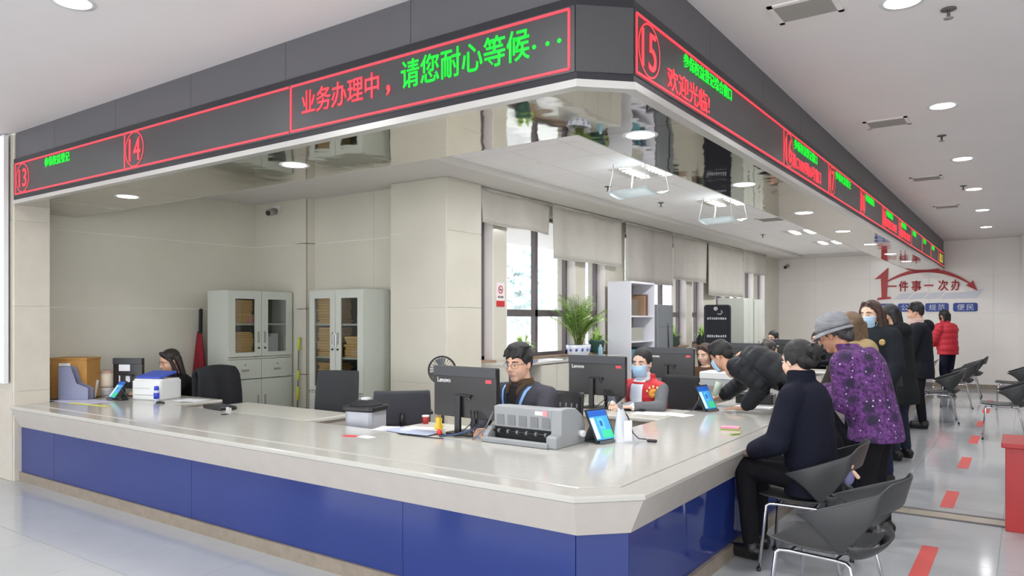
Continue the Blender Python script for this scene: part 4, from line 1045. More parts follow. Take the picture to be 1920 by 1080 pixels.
# low cabinets under the windows
for k, y in enumerate((7.05, 7.75, 8.45, 9.15)):
    t = thing('low_cabinet', ['low cream cabinet under the window, nearest the pillar', 'second low cream cabinet under the window, behind the man', 'third low cream cabinet under the palm plant', 'fourth low cream cabinet beside the bookcase'][k], 'cabinet', (-4.98, y, 0), R(90), 'low cream cabinets under the windows')
    if k == 0:
        MB().box(-0.348, -0.22, 0, -0.33, 0.22, 1.03).box(0.33, -0.22, 0, 0.348, 0.22, 1.03).box(-0.348, 0.2, 0, 0.348, 0.22, 1.03).build('carcass', M_desk, t)
        for z in (0.45, 0.78): MB().box(-0.33, -0.2, z, 0.33, 0.2, z + 0.02).build('shelf', M_white, t)
        MB().box(-0.34, -0.21, 0.02, 0.34, -0.19, 0.45).build('lower_door', M_desk, t)
    else:
        MB().box(-0.348, -0.20, 0, 0.348, 0.22, 1.03).build('carcass', M_desk, t)
        for s in (-1, 1): 
            d = MB().box(s * 0.175 - 0.17, -0.222, 0.05, s * 0.175 + 0.17, -0.20, 1.02).build('door', M_desk, t, bevel=0.003)
            MB().box(s * 0.02 - 0.005, -0.232, 0.55, s * 0.02 + 0.005, -0.222, 0.65).build('handle', M_vent, d)
    MB().box(-0.35, -0.235, 1.03, 0.35, 0.23, 1.06).build('cabinet_top', M_stone, t, bevel=0.004)
o = thing('red_ornament', 'red hanging ornament at the window end of the low cabinet', 'ornament', (-4.72, 6.98, 0.80), 0)
MB().ell((0, 0, 0.22), (0.03, 0.02, 0.035)).build('knot', mat('ornament_red', (206, 40, 48), 0.5), o)
MB().ell((0.01, 0, 0.12), (0.045, 0.03, 0.065)).build('pouch', MATS['ornament_red'], o)
MB().tube([(0.01, 0, 0.06), (0.015, 0, 0.0)], [0.02, 0.03], 8).build('tassel', MATS['ornament_red'], o)
MB().tube([(0, 0, 0.25), (0, 0, 0.28)], 0.004, 6).build('loop', MATS['ornament_red'], o)
sheet('blue_booklet', 'blue and white booklet on the low cabinet behind the man\'s head', 'booklet', mat('booklet_blue', (126, 146, 214), 0.5), (-4.86, 7.1, 1.06), 80, 0.3, 0.2, 0.02)
sheet('white_booklet', 'white papers on the low cabinet right of the man\'s head', 'paper', M_whitep, (-4.85, 7.75, 1.06), 95, 0.28, 0.2, 0.012)

# bookcase with white side panel
o = thing('bookcase', 'open bookcase with a tall white side panel under the blinds', 'bookcase', (-4.94, 10.22, 0), R(90))
M_bk = mat('bookcase_white', (228, 228, 236), 0.35)
MB().box(-0.42, -0.19, 0, -0.40, 0.19, 2.0995).build('side_panel', M_bk, o)
MB().box(0.40, -0.19, 0, 0.42, 0.19, 2.0995).build('side_panel', M_bk, o)
MB().box(-0.40, 0.17, 0, 0.40, 0.19, 2.0995).build('back_panel', mat('bookcase_back', (176, 164, 146), 0.6), o)
MB().box(-0.42, -0.19, 2.10, 0.42, 0.19, 2.13).build('top_panel', M_bk, o)
for z in (0.08, 0.45, 0.83, 1.22, 1.60): MB().box(-0.40, -0.18, z, 0.40, 0.17, z + 0.02).build('shelf', M_bk, o)
for lab, c, x, w, z, hgt in (('tall brown binder at the right end of the upper bookcase shelf', (112, 84, 62), 0.27, 0.06, 1.62, 0.33), ('tan binder beside the brown one on the upper bookcase shelf', (160, 130, 104), 0.20, 0.05, 1.62, 0.31),
                             ('dark brown folder box at the left of the upper bookcase shelf', (110, 100, 88), -0.36, 0.34, 1.62, 0.24), ('teal file box filling the left of the lower bookcase shelf', (84, 140, 146), -0.37, 0.42, 0.85, 0.26),
                             ('slate blue binder at the right of the lower bookcase shelf', (90, 110, 124), 0.18, 0.06, 0.85, 0.29), ('pale grey folder box on the middle bookcase shelf', (164, 164, 152), -0.34, 0.5, 1.24, 0.2)):
    b = MB().box(0, -0.12, 0, w - 0.003, 0.10, hgt).build('binder', mat('binder_%d_%d_%d' % c, c, 0.6), None, loc=(-4.94, 10.22 + x, z), rot=(0, 0, R(90)), bevel=0.003)
    tag(b, lab, 'binder', 'binders in the bookcase')

# grey floor standing air conditioner, black covered one, far cabinets
o = thing('air_conditioner', 'tall grey cabinet air conditioner right of the bookcase', 'air conditioner', (-4.95, 11.12, 0), R(90))
MB().prism(rbox(0.62, 0.36, 0, 0.02), 0, 1.80).build('unit_body', mat('unit_grey', (128, 132, 136), 0.5), o, bevel=0.01)
MB().box(-0.26, -0.185, 1.45, 0.26, -0.178, 1.74).build('outlet_grille', MATS['unit_grey'], o)
MB().tube([(0.08, -0.185, 1.5), (0.09, -0.19, 1.2), (0.12, -0.19, 0.8), (0.1, -0.19, 0.4)], 0.008, 6).build('power_cord', M_dark, o)
bx, by = at(1345, 600, 13.0).xy
o = thing('covered_unit', 'tall air conditioner under a black cover with white print', 'air conditioner', (bx, by, 0), R(20))
MB().prism(rbox(0.46, 0.40, 0, 0.07), 0.0, 1.82).build('black_cover', mat('black_cover', (36, 37, 44), 0.8, bump=0.4, bscale=12), o, bevel=0.05, seg=3)
M_pw = mat('cover_print', (196, 198, 206), 0.6)
rnd = random.Random(9)
for z in (1.58, 1.27):
    for j in range(9):
        w_ = rnd.uniform(0.010, 0.016); MB().box(-0.16 + j * 0.037 - w_, -0.206, z - 0.02, -0.16 + j * 0.037 + w_, -0.2, z + rnd.uniform(0.012, 0.024)).build('printed_stroke', M_pw, o)
MB().ell((-0.03, -0.2, 1.75), (0.035, 0.006, 0.035)).build('print_mark', M_pw, o)
MB().tube([(0.0, -0.204, 1.66), (0.05, -0.204, 1.65), (0.08, -0.204, 1.69), (0.06, -0.204, 1.72)], 0.009, 6).build('print_mark', M_pw, o)
for k, (px, d, lab) in enumerate(((1388, 14.6, 'pale grey cabinet right of the black covered unit'), (1408, 15.6, 'farther pale grey cabinet below the long blind'))):
    x, y = at(px, 600, d).xy
    o = thing('storage_cabinet', lab, 'cabinet', (x - 0.1, y, 0), 0, 'pale cabinets at the far windows')
    MB().box(-0.25, -0.3, 0, 0.25, 0.3, 1.98).build('carcass', M_cab, o)
    for s in (-1, 1):
        dd = MB().box(0.25, s * 0.15 - 0.145, 0.05, 0.265, s * 0.15 + 0.145, 1.95).build('door', M_cab, o, bevel=0.003)
        MB().box(0.265, s * 0.03 - 0.01, 0.95, 0.275, s * 0.03 + 0.01, 1.1).build('handle', M_vent, dd)

# ---- plants
def leaf_blade(q, base, tip, w, droop, n=6):
    base = Vector(base); tip = Vector(tip); ax = tip - base; side = ax.cross(Vector((0, 0, 1)))
    side = side.normalized() if side.length > 1e-6 else Vector((1, 0, 0))
    vs = []
    for i in range(n + 1):
        t = i / n; p = base + ax * t + Vector((0, 0, droop * (t - t * t * 1.6)))
        ww = w * math.sin(PI * min(1, 0.08 + 0.92 * t)) ** 0.7 * (1 - 0.3 * t)
        vs += [p - side * ww, p + side * ww]
    q.add(vs, [(2 * i, 2 * i + 1, 2 * i + 3, 2 * i + 2) for i in range(n)], True)
def small_plant(lab, loc, s, potc, seed, n=46):
    rnd = random.Random(seed)
    t = thing('potted_plant', lab, 'plant', loc, 0, 'potted plants on the window sills')
    MB().lathe([(0.0, 0), (0.075 * s, 0), (0.095 * s, 0.12 * s), (0.105 * s, 0.125 * s), (0.105 * s, 0.145 * s), (0.092 * s, 0.145 * s), (0.088 * s, 0.12 * s), (0, 0.12 * s)], 20).build('pot', mat('pot_%d_%d_%d' % potc, potc, 0.4), t)
    lm = [M_green, M_green2]
    for k in range(n):
        a = rnd.uniform(0, 2 * PI); r = rnd.uniform(0.02, 0.20) * s; hgt = rnd.uniform(0.08, 0.26) * s * (1.2 - r / (0.25 * s))
        q = MB(); leaf_blade(q, (0.03 * s * math.cos(a), 0.03 * s * math.sin(a), 0.12 * s), (r * math.cos(a), r * math.sin(a), 0.12 * s + hgt), 0.014 * s, 0.12 * s)
        q.build('leaf', rnd.choice(lm), t, fix=False)
small_plant('small leafy plant on the sill above the man\'s head', (-5.18, 7.62, 1.08), 1.1, (70, 110, 100), 1)
small_plant('leafy plant in a teal pot right of the palm', (-5.18, 9.55, 1.08), 1.25, (54, 96, 92), 2)
small_plant('small plant on the far sill left of the black cover', (-5.15, 12.3, 1.08), 1.3, (90, 110, 100), 3, 36)
small_plant('small plant in a dark pot beside the black covered unit', (-5.15, 13.75, 1.08), 1.3, (60, 76, 72), 4, 36)
o = thing('palm_plant', 'tall areca palm in a blue and white porcelain pot on the cabinet', 'plant', (-4.94, 8.60, 1.06), R(90))
M_porc = mat('porcelain', (218, 222, 232), 0.12)
MB().lathe([(0.0, 0), (0.11, 0), (0.155, 0.05), (0.175, 0.12), (0.18, 0.165), (0.17, 0.168), (0.162, 0.12), (0.0, 0.12)], 28, sx=1.25, sy=0.8).build('pot', M_porc, o)
M_pb = mat('porcelain_blue', (70, 90, 170), 0.2)
for k in range(12):
    a = 2 * PI * k / 12; rr = 0.158
    pm = MB().ell((rr * 1.25 * math.cos(a), rr * 0.8 * math.sin(a), 0.105), (0.022, 0.022, 0.028)); pm.build('blue_motif', M_pb, o)
MB().lathe([(0.0, 0.125), (0.155, 0.125)], 20, sx=1.25, sy=0.8).build('soil', M_soil, o)
rnd = random.Random(11)
for k in range(30):
    a = 2 * PI * k / 30 * 7 + rnd.uniform(-0.2, 0.2); R0 = rnd.uniform(0.12, 0.42); H0 = rnd.uniform(0.42, 0.82)
    b = Vector((0.06 * math.cos(a) * rnd.random(), 0.05 * math.sin(a) * rnd.random(), 0.12)); pts = []
    for i in range(9):
        t = i / 8; pts.append(b + Vector((R0 * math.cos(a) * t ** 1.6, 0.75 * R0 * math.sin(a) * t ** 1.6, H0 * (1.25 * t - 0.35 * t * t))))
    st = MB().tube(pts, [0.007 * (1 - 0.7 * i / 8) for i in range(9)], 6).build('frond_stem', M_stem, o)
    q = MB()
    for i in range(2, 9):
        for j in range(3):
            f = i + j / 3
            if f > 8: continue
            i0 = int(f); p = pts[i0].lerp(pts[min(8, i0 + 1)], f - i0); d = (pts[min(8, i0 + 1)] - pts[max(0, i0 - 1)]).normalized(); sd = d.cross(Vector((0, 0, 1)))
            sd = sd.normalized() if sd.length > 1e-5 else Vector((1, 0, 0))
            ln = 0.20 * (1.15 - abs(f - 5) / 5)
            for sg in (-1, 1): leaf_blade(q, p, p + sd * sg * ln * 0.8 + d * ln * 0.6 + Vector((0, 0, -0.05)), 0.013, 0.03, 4)
    q.build('leaflets', rnd.choice([M_green, M_green2, M_green2]), st, fix=False, kind='stuff')
o = thing('water_bottle', 'small pale blue bottle on the cabinet between palm and teal pot', 'bottle', (-4.92, 9.18, 1.06), 0)
MB().lathe([(0.0, 0), (0.03, 0), (0.032, 0.01), (0.032, 0.10), (0.02, 0.125), (0.012, 0.13)], 16).build('bottle_body', mat('bottle_blue', (140, 186, 206), 0.2), o)
MB().lathe([(0.014, 0.13), (0.014, 0.15), (0, 0.15)], 12).build('bottle_cap', M_white, o)

# ================================================================== CHAIRS
def customer_chair():
    """plastic shell chair, faces local +Y; folded arm wings and an opening behind the seat"""
    t = thing('customer_chair', 'x', 'chair', (0, 0, 0), 0, 'charcoal shell chairs in the hall')
    def lerp(a, b, f): return a + (b - a) * f
    def seatf(u, v):
        y = -0.235 + 0.475 * v
        hw = 0.235 * (1 - abs(2 * v - 1) ** 5 * 0.22) * (1 - 0.06 * v); x = hw * (2 * u - 1)
        z = 0.455 + 0.022 * (2 * u - 1) ** 2 - 0.018 * math.sin(PI * v) - 0.05 * max(0, v - 0.85) ** 1 + 0.35 * max(0, 0.12 - v) ** 1.2
        return (x, y, z)
    MB().grid(seatf, 14, 16).build('seat', M_chair, t, solid=0.012, sub=1)
    def backf(u, v):
        tt = 2 * u - 1; a = abs(tt)
        ang = tt * R(118)
        px = 0.262 * math.sin(ang) * (1.0 if a < 0.76 else 1.0); py = -0.20 - 0.0 - 0.075 * math.cos(ang) + 0.0
        if a > 0.5: py += (a - 0.5) * 0.50
        top = 0.83 - 0.03 * a - 0.17 * max(0, a - 0.35) / 0.65
        f_ = min(1, max(0, (a - 0.44) / 0.22)); bot = 0.675 - 0.215 * f_ * f_ * (3 - 2 * f_)
        if a > 0.66: bot = lerp(0.46, top - 0.004, (a - 0.66) / 0.34)
        z = lerp(bot, top, v)
        lean = (z - 0.46) * 0.30 * (1 - 0.55 * a)
        bulge = 1 + 0.10 * math.sin(PI * min(1, max(0, (z - 0.46) / 0.37)))
        return (px * bulge, py - lean, z)
    MB().grid(backf, 36, 8).build('backrest', M_chair, t, solid=0.012, sub=1)
    def rearf(u, v):
        a = R(-100 + 200 * u); return ((0.190 + 0.078 * v) * math.sin(a), -0.185 - (0.045 + 0.062 * v) * math.cos(a), 0.446 + 0.075 * v ** 1.8 * (1 - 0.25 * math.cos(a)))
    MB().grid(rearf, 16, 3).build('rear_rim', M_chair, t, solid=0.012)
    for s in (-1, 1):
        MB().tube([(s * 0.24, 0.22, 0.0), (s * 0.20, 0.185, 0.405), (s * 0.195, 0.165, 0.418), (s * 0.19, 0.12, 0.42), (s * 0.19, -0.10, 0.418), (s * 0.195, -0.15, 0.415), (s * 0.20, -0.17, 0.40), (s * 0.24, -0.26, 0.0)], 0.0105, 10).build('leg_frame', M_chrome, t)
        for y in (0.22, -0.26): MB().cyl((s * 0.24, y, 0.0), (s * 0.24, y, 0.02), 0.014, n=10).build('foot_cap', M_dark, t)
    for y in (0.12, -0.10): MB().tube([(-0.19, y, 0.418), (0.19, y, 0.418)], 0.008, 8).build('cross_bar', M_chrome, t)
    return t
cc = customer_chair()
FACE = R(90)   # local +Y -> world -X
CH = [(-0.83, 3.97, FACE - R(6), 'empty charcoal shell chair nearest the camera at the lower right'),
      (-1.17, 4.90, FACE + R(4), 'charcoal shell chair under the seated woman in navy'),
      (-1.12, 13.0, FACE + R(8), 'charcoal shell chair in front of the person in red'),
      (-1.05, 15.3, FACE + R(5), 'charcoal shell chair just right of the red jacket'),
      (-1.00, 17.3, FACE, 'farthest charcoal shell chair close to the far wall'),
      (-0.26, 11.6, FACE + R(2), 'charcoal shell chair cut by the right edge of the picture'),
      (-0.22, 15.6, FACE, 'charcoal shell chair near the right edge, farther back')]
for k, (x, y, a, lab) in enumerate(CH):
    o = cc if k == 0 else copy_tree(cc)
    o.location = (x, y, 0); o.rotation_euler = (0, 0, a); o['label'] = lab

def office_chair(lab, loc, rz, back_z=1.06, w=0.22, perforated=False, m=None, grp='office chairs behind the counter'):
    """faces local +Y"""
    m = m or M_mesh
    t = thing('office_chair', lab, 'chair', loc, rz, grp)
    MB().prism(rbox(0.48, 0.46, 0, 0.06), 0.43, 0.50).build('seat', m, t, bevel=0.02)
    def bf(u, v):
        x = (2 * u - 1); ww = w * (1 - 0.12 * v) * (1 - 0.10 * (1 - v) ** 2)
        return (x * ww, -0.235 - 0.07 * v + 0.045 * x * x, 0.58 + (back_z - 0.58) * v)
    bo = MB().grid(bf, 10, 10).build('backrest', m, t, solid=0.03)
    bo.modifiers.new('edge', 'BEVEL').width = 0.008
    if perforated:
        pm = MB().box(-0.006, -0.004, -0.016, 0.006, 0.004, 0.016).mesh('slot'); pm.materials.append(mat('slot_light', (150, 150, 150), 0.6))
        for i in range(7):
            for j in range(4):
                u, v = (i + 1) / 8, 0.35 + 0.13 * j; p = Vector(bf(u, v)); inst(pm, 'slot', bo, (p.x, p.y + 0.016, p.z)); inst(pm, 'slot', bo, (p.x, p.y - 0.016, p.z))
    MB().tube([(0, -0.1, 0.43), (0, -0.27, 0.47), (0, -0.29, 0.62), (0, -0.275, 0.7)], 0.02, 8).build('back_bar', M_dark, t)
    for s in (-1, 1):
        MB().tube([(s * 0.22, 0.05, 0.46), (s * 0.27, 0.05, 0.50), (s * 0.27, 0.05, 0.66)], 0.014, 8).build('arm_post', M_dark, t)
        MB().prism(rbox(0.06, 0.25, 0, 0.02), 0.66, 0.69, Matrix.Translation((s * 0.27, 0.03, 0))).build('armrest', M_dark, t, bevel=0.008)
    MB().cyl((0, 0, 0.09), (0, 0, 0.43), 0.028).build('gas_lift', M_chrome, t)
    for k in range(5):
        a = 2 * PI * k / 5; lg = MB().tube([(0, 0, 0.10), (0.29 * math.cos(a), 0.29 * math.sin(a), 0.065)], [0.025, 0.016], 8).build('leg', M_dark, t)
        MB().ell((0.29 * math.cos(a), 0.29 * math.sin(a), 0.03), (0.028, 0.028, 0.03), nu=10, nv=8).build('castor', M_darkm, lg)
    return t
p = at(410, 720, 8.1)
oc = office_chair('office chair wearing a dark coat at the far left', (-7.60, 4.76, 0), R(90), 1.03)
M_coat = mat('dark_coat', (36, 37, 42), 0.85, bump=0.4, bscale=14)
def coatf(u, v):
    x = 2 * u - 1; a = v * 2 - 1
    zz = 1.06 - 0.52 * abs(a) ** 1.15; yy = (-0.32 - 0.02 * (1 - abs(a))) if a < 0 else (-0.24 + 0.02 * (1 - a))
    if abs(a) < 0.12: yy = -0.28 + 0.35 * a
    return (x * (0.24 + 0.05 * abs(a)) + 0.012 * math.sin(9 * v), yy + 0.02 * math.sin(7 * x + 3 * v) * abs(a), zz - 0.03 * x * x)
o = MB().grid(coatf, 16, 22).build('coat', M_coat, None, solid=0.02, loc=(-7.60, 4.76, 0), rot=(0, 0, R(90)))
tag(o, 'dark coat draped over the office chair at the far left', 'coat')
office_chair('charcoal office chair in front of the tall glazed cabinet', (-5.62, 4.85, 0), R(205), 1.05, 0.25)
office_chair('low dark grey office chair left of the black monitor', (-4.93, 5.17, 0), R(45), 0.91, 0.29, m=mat('dark_grey_fabric', (66, 66, 74), 0.8))
office_chair('black perforated office chair behind the man with glasses', (-3.10, 4.83, 0), R(180), 0.99, 0.25, True, M_dark)
office_chair('black office chair behind the woman in the red vest', (-2.97, 6.95, 0), R(172), 0.99, 0.24, False, M_darkm)

# ---- red box stand at the right edge
o = thing('red_box', 'red wooden box stand with a dark handle slot at the right edge', 'box stand', (0.11, 6.80, 0), 0)
MB().box(-0.24, -0.24, 0.0, 0.24, 0.24, 0.62).build('box_body', M_redp, o, bevel=0.004)
MB().box(-0.265, -0.265, 0.62, 0.265, 0.265, 0.655).build('box_top', M_redp, o, bevel=0.006)
MB().box(-0.10, -0.243, 0.44, 0.02, -0.239, 0.46).build('handle_slot', M_dark, o)
# plastic toy on the seat behind (doll charm)
o = thing('doll_charm', 'small doll charm in a lilac dress hanging on the seated woman\'s chair', 'doll', tuple(at(1591, 894, 4.36)), R(40))
MB().ell((0, 0, 0.0), (0.035, 0.025, 0.05)).build('doll_body', mat('doll_lilac', (110, 108, 150), 0.7), o)
MB().ell((0, 0, 0.068), (0.03, 0.028, 0.03)).build('doll_head', mat('doll_skin', (224, 186, 160), 0.6), o)
MB().ell((0.0, 0.0, 0.092), (0.026, 0.024, 0.018)).build('doll_hat', mat('doll_hat', (226, 214, 226), 0.7), o)
for s in (-1, 1): MB().cap((s * 0.025, -0.01, 0.03), (s * 0.05, -0.015, 0.0), 0.012).build('doll_arm', MATS['doll_skin'], o)
# ================================================================== PEOPLE
def blob(name, q, m, parent, voxel=0.01, smooth=6, kind=None):
    """union of closed shapes grown into one continuous surface"""
    me = q.mesh(name + '_raw'); o = bpy.data.objects.new(name + '_raw', me); C.objects.link(o)
    r = o.modifiers.new('union', 'REMESH'); r.mode = 'VOXEL'; r.voxel_size = voxel; r.use_smooth_shade = True
    if smooth:
        s = o.modifiers.new('soft', 'SMOOTH'); s.factor = 0.5; s.iterations = smooth
    dg = bpy.context.evaluated_depsgraph_get()
    nm = bpy.data.meshes.new_from_object(o.evaluated_get(dg)); nm.name = name
    bpy.data.objects.remove(o); bpy.data.meshes.remove(me)
    nm.materials.clear(); nm.materials.append(m)
    ob = bpy.data.objects.new(name, nm); C.objects.link(ob); ob.parent = parent
    return ob

def skin_mat(k=0):
    cols = [(224, 178, 150), (206, 156, 126), (232, 192, 168), (190, 140, 112)]
    m = mat('skin_%d' % k, cols[k], 0.5, var=0.04, vscale=20)
    b = m.node_tree.nodes['Principled BSDF']
    b.inputs['Subsurface Weight'].default_value = 0.15; b.inputs['Subsurface Radius'].default_value = (0.01, 0.004, 0.002)
    return m
M_hair = mat('black_hair', (26, 23, 23), 0.45, bump=0.6, bscale=90, stretch=(3, 3, 0.4))
M_hairb = mat('brown_hair', (66, 44, 36), 0.45, bump=0.6, bscale=90, stretch=(3, 3, 0.4))
M_hairbl = mat('golden_hair', (150, 122, 84), 0.5, bump=0.6, bscale=90, stretch=(3, 3, 0.4))
M_mask = mat('blue_mask', (176, 208, 232), 0.7)
M_maskw = mat('white_mask_loop', (232, 236, 240), 0.7)
M_lips = mat('lips', (190, 130, 116), 0.5)
M_eye = mat('eye_white', (226, 222, 218), 0.3)
M_iris = mat('iris_dark', (30, 22, 20), 0.2)
def cloth(name, rgb, bump=0.25, bscale=120, var=0.08, rough=0.85):
    return mat(name, rgb, rough, bump=bump, bscale=bscale, var=var, vscale=10, spec=0.15)
M_shoe = mat('black_shoe', (24, 23, 24), 0.4)

class Pose:
    """joints in a local frame: x right, y forward, z up from the pelvis; scaled and turned into the world"""
    def __init__(s, fwd, scale=1.08):
        f = Vector((fwd[0], fwd[1], 0)).normalized(); s.f = f; s.u = Vector((0, 0, 1)); s.r = f.cross(s.u); s.k = scale; s.o = Vector((0, 0, 0))
    def w(s, p): return s.o + (s.r * p[0] + s.f * p[1] + s.u * p[2]) * s.k
    def v(s, p): return (s.r * p[0] + s.f * p[1] + s.u * p[2])

def hand_shapes(q, wrist, dirv, nrm, thumb, curl=0.5, s=1.0):
    d = Vector(dirv).normalized(); n = Vector(nrm); n = (n - d * n.dot(d)).normalized(); sd = d.cross(n).normalized()
    if sd.dot(Vector(thumb)) < 0: sd = -sd
    w = Vector(wrist)
    lens = (0.070, 0.080, 0.075, 0.058)
    for i, L in enumerate(lens):
        off = sd * (0.033 - 0.022 * i) * s
        k = w + d * (0.088 - 0.004 * abs(i - 1)) * s + off
        q.cap(w + off * 0.55 + d * 0.01 * s, k, 0.0135 * s, 0.0115 * s, 8)
        a1 = curl * 0.5; p1 = k + (d * math.cos(a1) - n * math.sin(a1)) * L * 0.5 * s
        a2 = curl * 1.3; p2 = p1 + (d * math.cos(a2) - n * math.sin(a2)) * L * 0.5 * s
        q.cap(k, p1, 0.0102 * s, 0.0092 * s, 8); q.cap(p1, p2, 0.0092 * s, 0.0075 * s, 8)
    b = w + d * 0.025 * s + sd * 0.026 * s; t1 = b + (sd * 0.75 + d * 0.65 - n * 0.15).normalized() * 0.042 * s; t2 = t1 + (d * 0.9 + sd * 0.35 - n * 0.2).normalized() * 0.034 * s
    q.cap(b, t1, 0.0135 * s, 0.0112 * s, 8); q.cap(t1, t2, 0.0112 * s, 0.009 * s, 8)

def basis(fwd, up=(0, 0, 1), roll=0.0):
    f = Vector(fwd).normalized(); r = f.cross(Vector(up)).normalized(); u = r.cross(f).normalized()
    if roll:
        Q = Matrix.Rotation(roll, 3, f); r = Q @ r; u = Q @ u
    return Matrix((r, f, u)).transposed()

def head_shapes(q, c, B, s):
    L = lambda p: c + B @ (Vector(p) * s)
    E = lambda p, r: q.ell(L(p), tuple(x * s for x in r), B, 18, 14)
    E((0, -0.012, 0.032), (0.076, 0.094, 0.088)); E((0, 0.014, -0.035), (0.064, 0.072, 0.080)); E((0, 0.045, -0.088), (0.034, 0.036, 0.030))
    E((0.038, 0.045, -0.035), (0.026, 0.030, 0.032)); E((-0.038, 0.045, -0.035), (0.026, 0.030, 0.032))
    E((0, 0.066, 0.024), (0.050, 0.020, 0.014))
    q.cap(L((0, 0.084, 0.012)), L((0, 0.098, -0.026)), 0.009 * s, 0.0135 * s, 8)
    for x in (-0.011, 0.011): E((x, 0.090, -0.031), (0.010, 0.011, 0.008))
    E((0, 0.078, -0.060), (0.026, 0.013, 0.013))
    for x in (-1, 1): E((x * 0.078, -0.008, -0.008), (0.011, 0.020, 0.032))
    q.cap(L((0, -0.02, -0.05)), L((0, -0.035, -0.16)), 0.054 * s, 0.058 * s, 14)

def face_parts(root, c, B, s, body, masked=False, glasses=False, brow=True):
    L = lambda p: c + B @ (Vector(p) * s)
    for x in (-1, 1):
        MB().ell(L((x * 0.031, 0.0745, 0.000)), (0.0125 * s, 0.008 * s, 0.0044 * s), B, 12, 8).build('eye', M_eye, root)
        MB().ell(L((x * 0.031, 0.0805, 0.000)), (0.0056 * s, 0.004 * s, 0.0046 * s), B, 10, 8).build('iris', M_iris, root)
        if brow: MB().tube([L((x * 0.014, 0.084, 0.021)), L((x * 0.032, 0.081, 0.026)), L((x * 0.050, 0.068, 0.020))], [0.0035 * s, 0.0042 * s, 0.0022 * s], 6).build('eyebrow', M_hair, root)
    if not masked:
        MB().tube([L((-0.021, 0.083, -0.062)), L((0, 0.0925, -0.059)), L((0.021, 0.083, -0.062))], [0.002 * s, 0.0052 * s, 0.002 * s], 6).build('lips', M_lips, root)
        MB().tube([L((-0.018, 0.083, -0.068)), L((0, 0.091, -0.069)), L((0.018, 0.083, -0.068))], [0.002 * s, 0.0055 * s, 0.002 * s], 6).build('lips', M_lips, root)
    else:
        def mf(u, v):
            a = R(-72 + 144 * u); z = -0.014 - 0.098 * v
            rx = 0.075 - 0.012 * v; ry = 0.098 + 0.010 * math.sin(PI * min(1, v * 1.1)) - 0.022 * v ** 2
            return L((rx * math.sin(a), 0.004 + ry * math.cos(a) ** 0.8 + 0.0015 * math.sin(v * 22), z + 0.012 * (1 - math.cos(a)) * (0.5 - v)))
        mk = MB().grid(mf, 18, 12).build('face_mask', M_mask, root, solid=0.003)
        for x in (-1, 1):
            for z0 in (-0.022, -0.098):
                MB().tube([L((x * 0.070, 0.034, z0)), L((x * 0.079, 0.005, (z0 + 0.02) * 0.5)), L((x * 0.086, -0.022, 0.016 if z0 > -0.05 else -0.03))], 0.0016 * s, 5).build('ear_loop', M_maskw, mk)
    if glasses:
        g = MB()
        for x in (-1, 1):
            g.tube([L((x * 0.034 + 0.024 * math.cos(a), 0.094 - 0.012 * abs(math.cos(a) * 0.5 + x * 0.5) ** 2, -0.004 + 0.017 * math.sin(a))) for a in [2 * PI * k / 20 for k in range(20)]], 0.0011 * s, 6, closed=True)
            g.tube([L((x * 0.058, 0.084, 0.004)), L((x * 0.076, 0.04, 0.008)), L((x * 0.083, -0.012, 0.006))], 0.0016 * s, 6)
        g.tube([L((-0.010, 0.094, 0.0)), L((0, 0.099, 0.003)), L((0.010, 0.094, 0.0))], 0.0015 * s, 6)
        g.build('glasses', mat('glasses_frame', (112, 100, 96), 0.3, metal=0.4), root)

